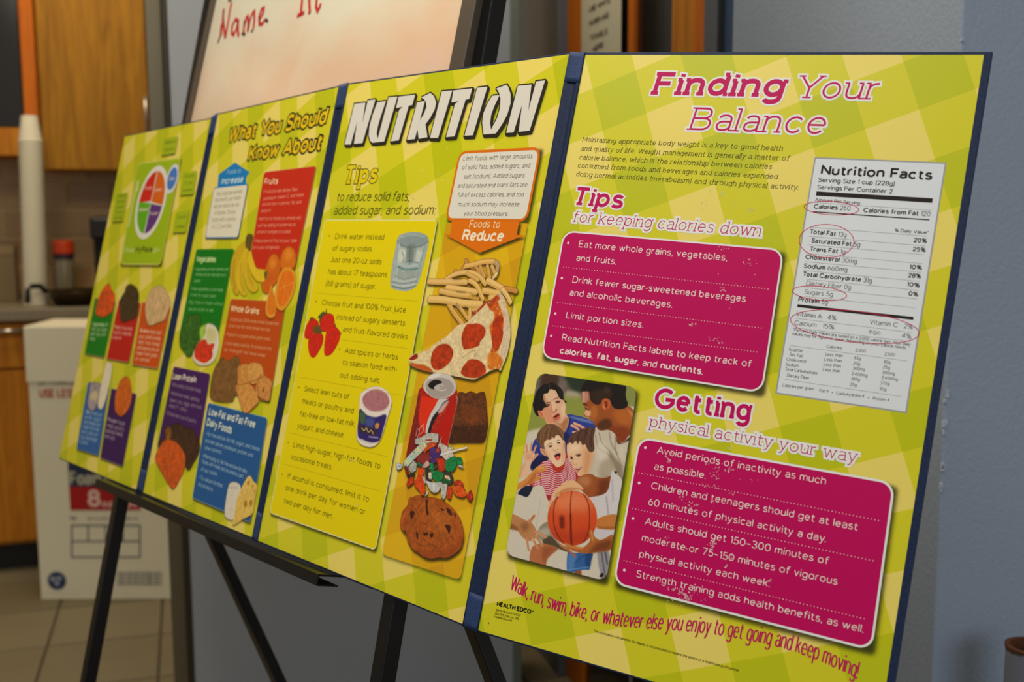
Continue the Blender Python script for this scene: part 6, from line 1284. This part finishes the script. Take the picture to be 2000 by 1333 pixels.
pic(S, P2, GC, '490,40 960,40 960,480 490,480', 'printed_bread_and_crackers', [
 ('575,85 600,70 630,92 690,58 716,90 712,160 700,260 675,360 650,380 560,378 508,350 510,260 530,160', (124, 84, 38), 3, .25, 3, 60, [(92, 58, 24), (150, 106, 56)]),
 ('708,130 780,120 790,240 760,260 706,262 700,200', (206, 140, 62), 2, .15), ('778,118 862,115 885,200 850,240 790,245', (214, 152, 74), 2, .15), ('855,190 940,235 932,300 918,372 850,345 825,310', (206, 138, 66), 2, .15), ('690,265 790,258 840,345 845,385 770,455 735,440 706,350', (212, 146, 68), 2, .15), ('L', '708,262 790,240 885,200', 8, (150, 84, 26), 3, .8), ('L', '860,190 840,250 850,345', 8, (150, 84, 26), 3, .8), ('L', '700,340 790,262', 6, (160, 92, 30), 3, .6), ('L', '845,390 780,450', 12, (150, 84, 30), 4, .8), ('L', '880,295 882,300', 18, (96, 44, 14), 5), ('L', '700,140 700,330', 8, (150, 90, 34), 3, .7)])
pic(S, P2, GC, '100,510 460,510 460,1010 100,1010', 'printed_beef_and_chicken', [
 ('185,570 240,540 290,533 330,560 385,575 410,620 436,690 420,760 395,800 360,858 330,830 300,740 240,690 150,690 160,650 200,620', (62, 36, 18), 4, .5, 3, 60, [(96, 60, 34), (34, 18, 8)]), ('190,580 230,560 230,640 200,650', (130, 80, 30), 8, .4), ('190,650 250,655 300,700 330,760 325,850 290,930 250,992 215,960 180,900 140,830 120,770 150,700', (206, 84, 16), 4, .2, 4, 26, [(236, 130, 40), (170, 54, 10)])])
pic(S, P2, GC, '590,890 860,890 860,1260 590,1260', 'printed_milk_and_cheese', [
 ('640,965 670,945 705,955 722,985 712,1080 695,1180 660,1212 620,1195 608,1160 620,1060', (222, 212, 190), 3), ('L', '640,985 700,985', 16, (196, 184, 160), 5, .7), ('775,903 812,940 838,975 820,1080 805,1165 740,1205 668,1248 680,1160 700,1050', (226, 188, 92), 2, .08), ('L', '775,910 700,1060 670,1240', 10, (240, 210, 130), 5, .7), ('745,1085 765,1075 765,1115 745,1120', (176, 126, 30), 3), ('785,1075 803,1075 800,1110 785,1110', (176, 126, 30), 3), ('770,940 785,940 780,965 768,960', (176, 130, 40), 3), ('800,965 812,970 805,990', (176, 130, 40), 3), ('815,1000 825,1010 818,1025', (176, 130, 40), 3)])

# ------------------------------------------------------------ printing: left panel
S, P1 = SF[1], PN[1]
HA = (180, 230, 4.444); HB = (100, 520, 4.444); HC = (100, 700, 4.444)
box(S, P1, fr(HA, '395,395 775,345 600,1280 245,1278'), 14, (158, 184, 6), (206, 206, 90), 2.2, (3, 3.4, 1.6), name='plate_card')
LG = (166, 182, 14)
for t, ws in (('620,185 748,160 722,310 600,330', ('Balance', 'Calories')), ('790,480 912,460 880,665 762,675', ('Foods', 'to', 'Increase')), ('728,825 845,800 812,995 700,1000', ('Foods', 'to Reduce')), ('212,665 312,648 268,900 172,905', ('Make', 'half your', 'plate', 'fruits', 'and veg'))):
    q = fr(HA, t); box(S, P1, q, 4, LG, (150, 166, 20), .5, (1.5, 2.5, 1.2), name='tag_box', h=.34)
    n = len(ws); rws = []
    for i, wd in enumerate(ws):
        f_ = (i + .78) / (n + .25); a = [q[0][j] + (q[3][j] - q[0][j]) * f_ for j in (0, 1)]; b = [q[1][j] + (q[2][j] - q[1][j]) * f_ for j in (0, 1)]
        rws.append((wd, (a[0] + (b[0] - a[0]) * .16, a[1] + (b[1] - a[1]) * .16), (a[0] + (b[0] - a[0]) * .84, a[1] + (b[1] - a[1]) * .84)))
    T(S, P1, 'tag_text', (96, 112, 10), rws, 6.5, w=.15)
c = S.dig(294.8, 395.4); r = 73.5 / S.scale(294.8, 395.4)
def circ(c, r, a0=0, a1=360, n=40): return [(c[0] + r * math.cos(math.radians(a0 + (a1 - a0) * i / n)), c[1] + r * math.sin(math.radians(a0 + (a1 - a0) * i / n))) for i in range(n + (0 if a1 - a0 == 360 else 1))]
flat(S, 'plate_print', circ(c, r), .46, mat((226, 220, 206), .5, spec=.2, name='ink'), P1); flat(S, 'plate_print', circ(c, r * .86), .48, mat((206, 206, 190), .5, spec=.2, name='ink'), P1)
ri = r * .84
for nm_, a0, a1, col, ox, oy in (('fruit_sector', 180, 268, (206, 34, 16), -1.6, -2.4), ('grain_sector', 272, 367, (216, 100, 14), 1.6, -1), ('vegetable_sector', 92, 183, (96, 170, 10), -1.6, 1.6), ('protein_sector', 8, 88, (96, 50, 120), 1.6, 2.6)):
    flat(S, nm_, [(c[0] + ox, c[1] + oy)] + [(x + ox * .2, y + oy * .2) for x, y in circ(c, ri, a0, a1, 16)], .50, mat(col, .5, spec=.2, name='ink'), P1)
c2_ = S.dig(336.4, 349.3); r2 = 29.5 / S.scale(336, 349); flat(S, 'dairy_circle', circ(c2_, r2), .52, mat((214, 214, 214), .5, spec=.2, name='ink'), P1); flat(S, 'dairy_circle', circ(c2_, r2 * .76), .54, mat((70, 120, 190), .5, spec=.2, name='ink'), P1)
T(S, P1, 'plate_text', (232, 206, 190), [(t,) + X(HA, q) for t, q in (('Fruits', '455,630 515,622'), ('Grains', '540,645 600,637'), ('Vegetables', '400,812 480,810'), ('Protein', '500,850 570,843'), ('Dairy', '670,548 715,538'))], 7, w=.16)
T(S, P1, 'plate_text', (214, 216, 140), [('Choose',) + X(HA, '272,1170 362,1170'), ('.gov',) + X(HA, '525,1168 585,1166')], 10.5, w=.13); T(S, P1, 'plate_text', (54, 62, 14), [('MyPlate',) + X(HA, '372,1170 520,1168')], 11.5, w=.2)
fk = ([], []); strip(S, digs(S, fr(HA, '392,560 355,740 315,950')), 4.5, .5, fk); strip(S, digs(S, fr(HA, '398,548 385,640')), 9, .5, fk); obj('fork_print', fk[0], fk[1], mat((222, 220, 150), .5, spec=.2, name='ink'), P1)
for nm_, F_, t, col, bc_ in (('green', HB, '382,275 560,300 462,797 290,762', (4, 122, 14), (150, 160, 90)), ('red', HB, '590,288 780,320 676,838 480,806', (190, 26, 12), (206, 130, 110)), ('orange', HB, '790,310 1040,345 925,892 703,857', (204, 78, 6), (214, 150, 120)), ('blue', HC, '320,205 505,245 412,852 220,790', (44, 96, 160), (126, 146, 130)), ('purple', HC, '522,262 742,310 622,942 425,868', (58, 20, 82), (130, 110, 120))):
    b_ = box(S, P1, fr(F_, t), 4, col, bc_, 1.0, (1.6, 2.2, 1.2), name='food_card')
def rowsf(F_, x0, y0, x1, y1, dy, words, cap, col, dx=-4):
    T(S, P1, 'card_text', col, [(w_,) + X(F_, '%g,%g %g,%g' % (x0 + dx * i, y0 + dy * i, (x1 if len(w_) > 9 else x0 + (x1 - x0) * len(w_) / 14) + dx * i, (y1 if len(w_) > 9 else y0 + (y1 - y0) * len(w_) / 14) + dy * i)) for i, w_ in enumerate(words)], cap, w=.14)
rowsf(HB, 355, 520, 490, 530, 42, ['{Vegetables} fill', 'half your plate', 'each day with', 'these'], 8.5, (170, 200, 140), -8)
rowsf(HB, 545, 545, 700, 565, 44, ['{Fruit} of any kind', 'counts towards', 'a serve'], 8.5, (240, 170, 150), -9)
rowsf(HB, 768, 575, 955, 600, 49, ['{Grains} make half', 'your grains whole', 'oats, rice, bread', 'and pasta are all', 'made from grain,', 'or cereal'], 8.5, (240, 190, 150), -8)
rowsf(HC, 298, 480, 440, 512, 43, ['{Dairy} foods such', 'as milk, yogurt', 'and cheese are', 'made from milk', 'and calcium', 'soy beverage', 'is also'], 8.5, (150, 184, 206), -9)
rowsf(HC, 490, 550, 640, 590, 47, ['{Protein} foods:', 'meat, poultry', 'seafood, beans,', 'and nuts'], 8.5, (170, 150, 170), -9)
pic(S, P1, HB, '370,130 580,130 580,460 370,460', 'printed_carrots', [('500,150 520,200 550,250 548,320 530,390 480,430 445,440 390,412 400,330 415,270 450,200', (216, 78, 14), 5, .3, 3, 30, [(236, 120, 40), (160, 44, 8)])], 1.2)
pic(S, P1, HB, '580,130 790,130 790,500 580,500', 'printed_grapes', [('690,158 740,190 762,250 755,340 745,430 700,460 620,482 600,420 598,300 640,220 650,180', (62, 44, 16), 6, .4, 3, 36, [(130, 160, 40), (40, 24, 14), (150, 176, 50)])], 1.2)
pic(S, P1, HB, '800,140 1060,140 1060,530 800,530', 'printed_oats', [('940,172 985,195 1015,250 1038,320 1010,400 985,465 930,490 850,515 825,450 818,370 830,280 870,200', (208, 170, 116), 4, .15, 3, 60, [(176, 130, 80), (226, 196, 150)])], 1.2)
pic(S, P1, HC, '540,140 720,140 720,520 540,520', 'printed_lentils', [('640,162 680,180 695,260 700,340 675,430 640,480 600,505 560,460 552,380 565,290 600,200', (206, 96, 14), 4, .2, 3, 60, [(236, 130, 40), (150, 60, 8)])], 1.2)
pic(S, P1, HC, '300,30 540,30 540,470 300,470', 'printed_yogurt_and_milk', [('345,222 380,212 430,225 425,300 400,400 370,450 335,448 318,400 330,300', (166, 150, 152), 5, .2), ('350,300 400,290 400,360 350,360', (206, 190, 140), 12), ('480,45 505,38 528,55 520,150 500,250 470,370 440,440 412,430 410,380 430,260 455,140', (232, 218, 186), 3)], 1.2)
scuffs(S, P1, [(223.5, 747, .6, .6, 2, 6)], (232, 230, 190))
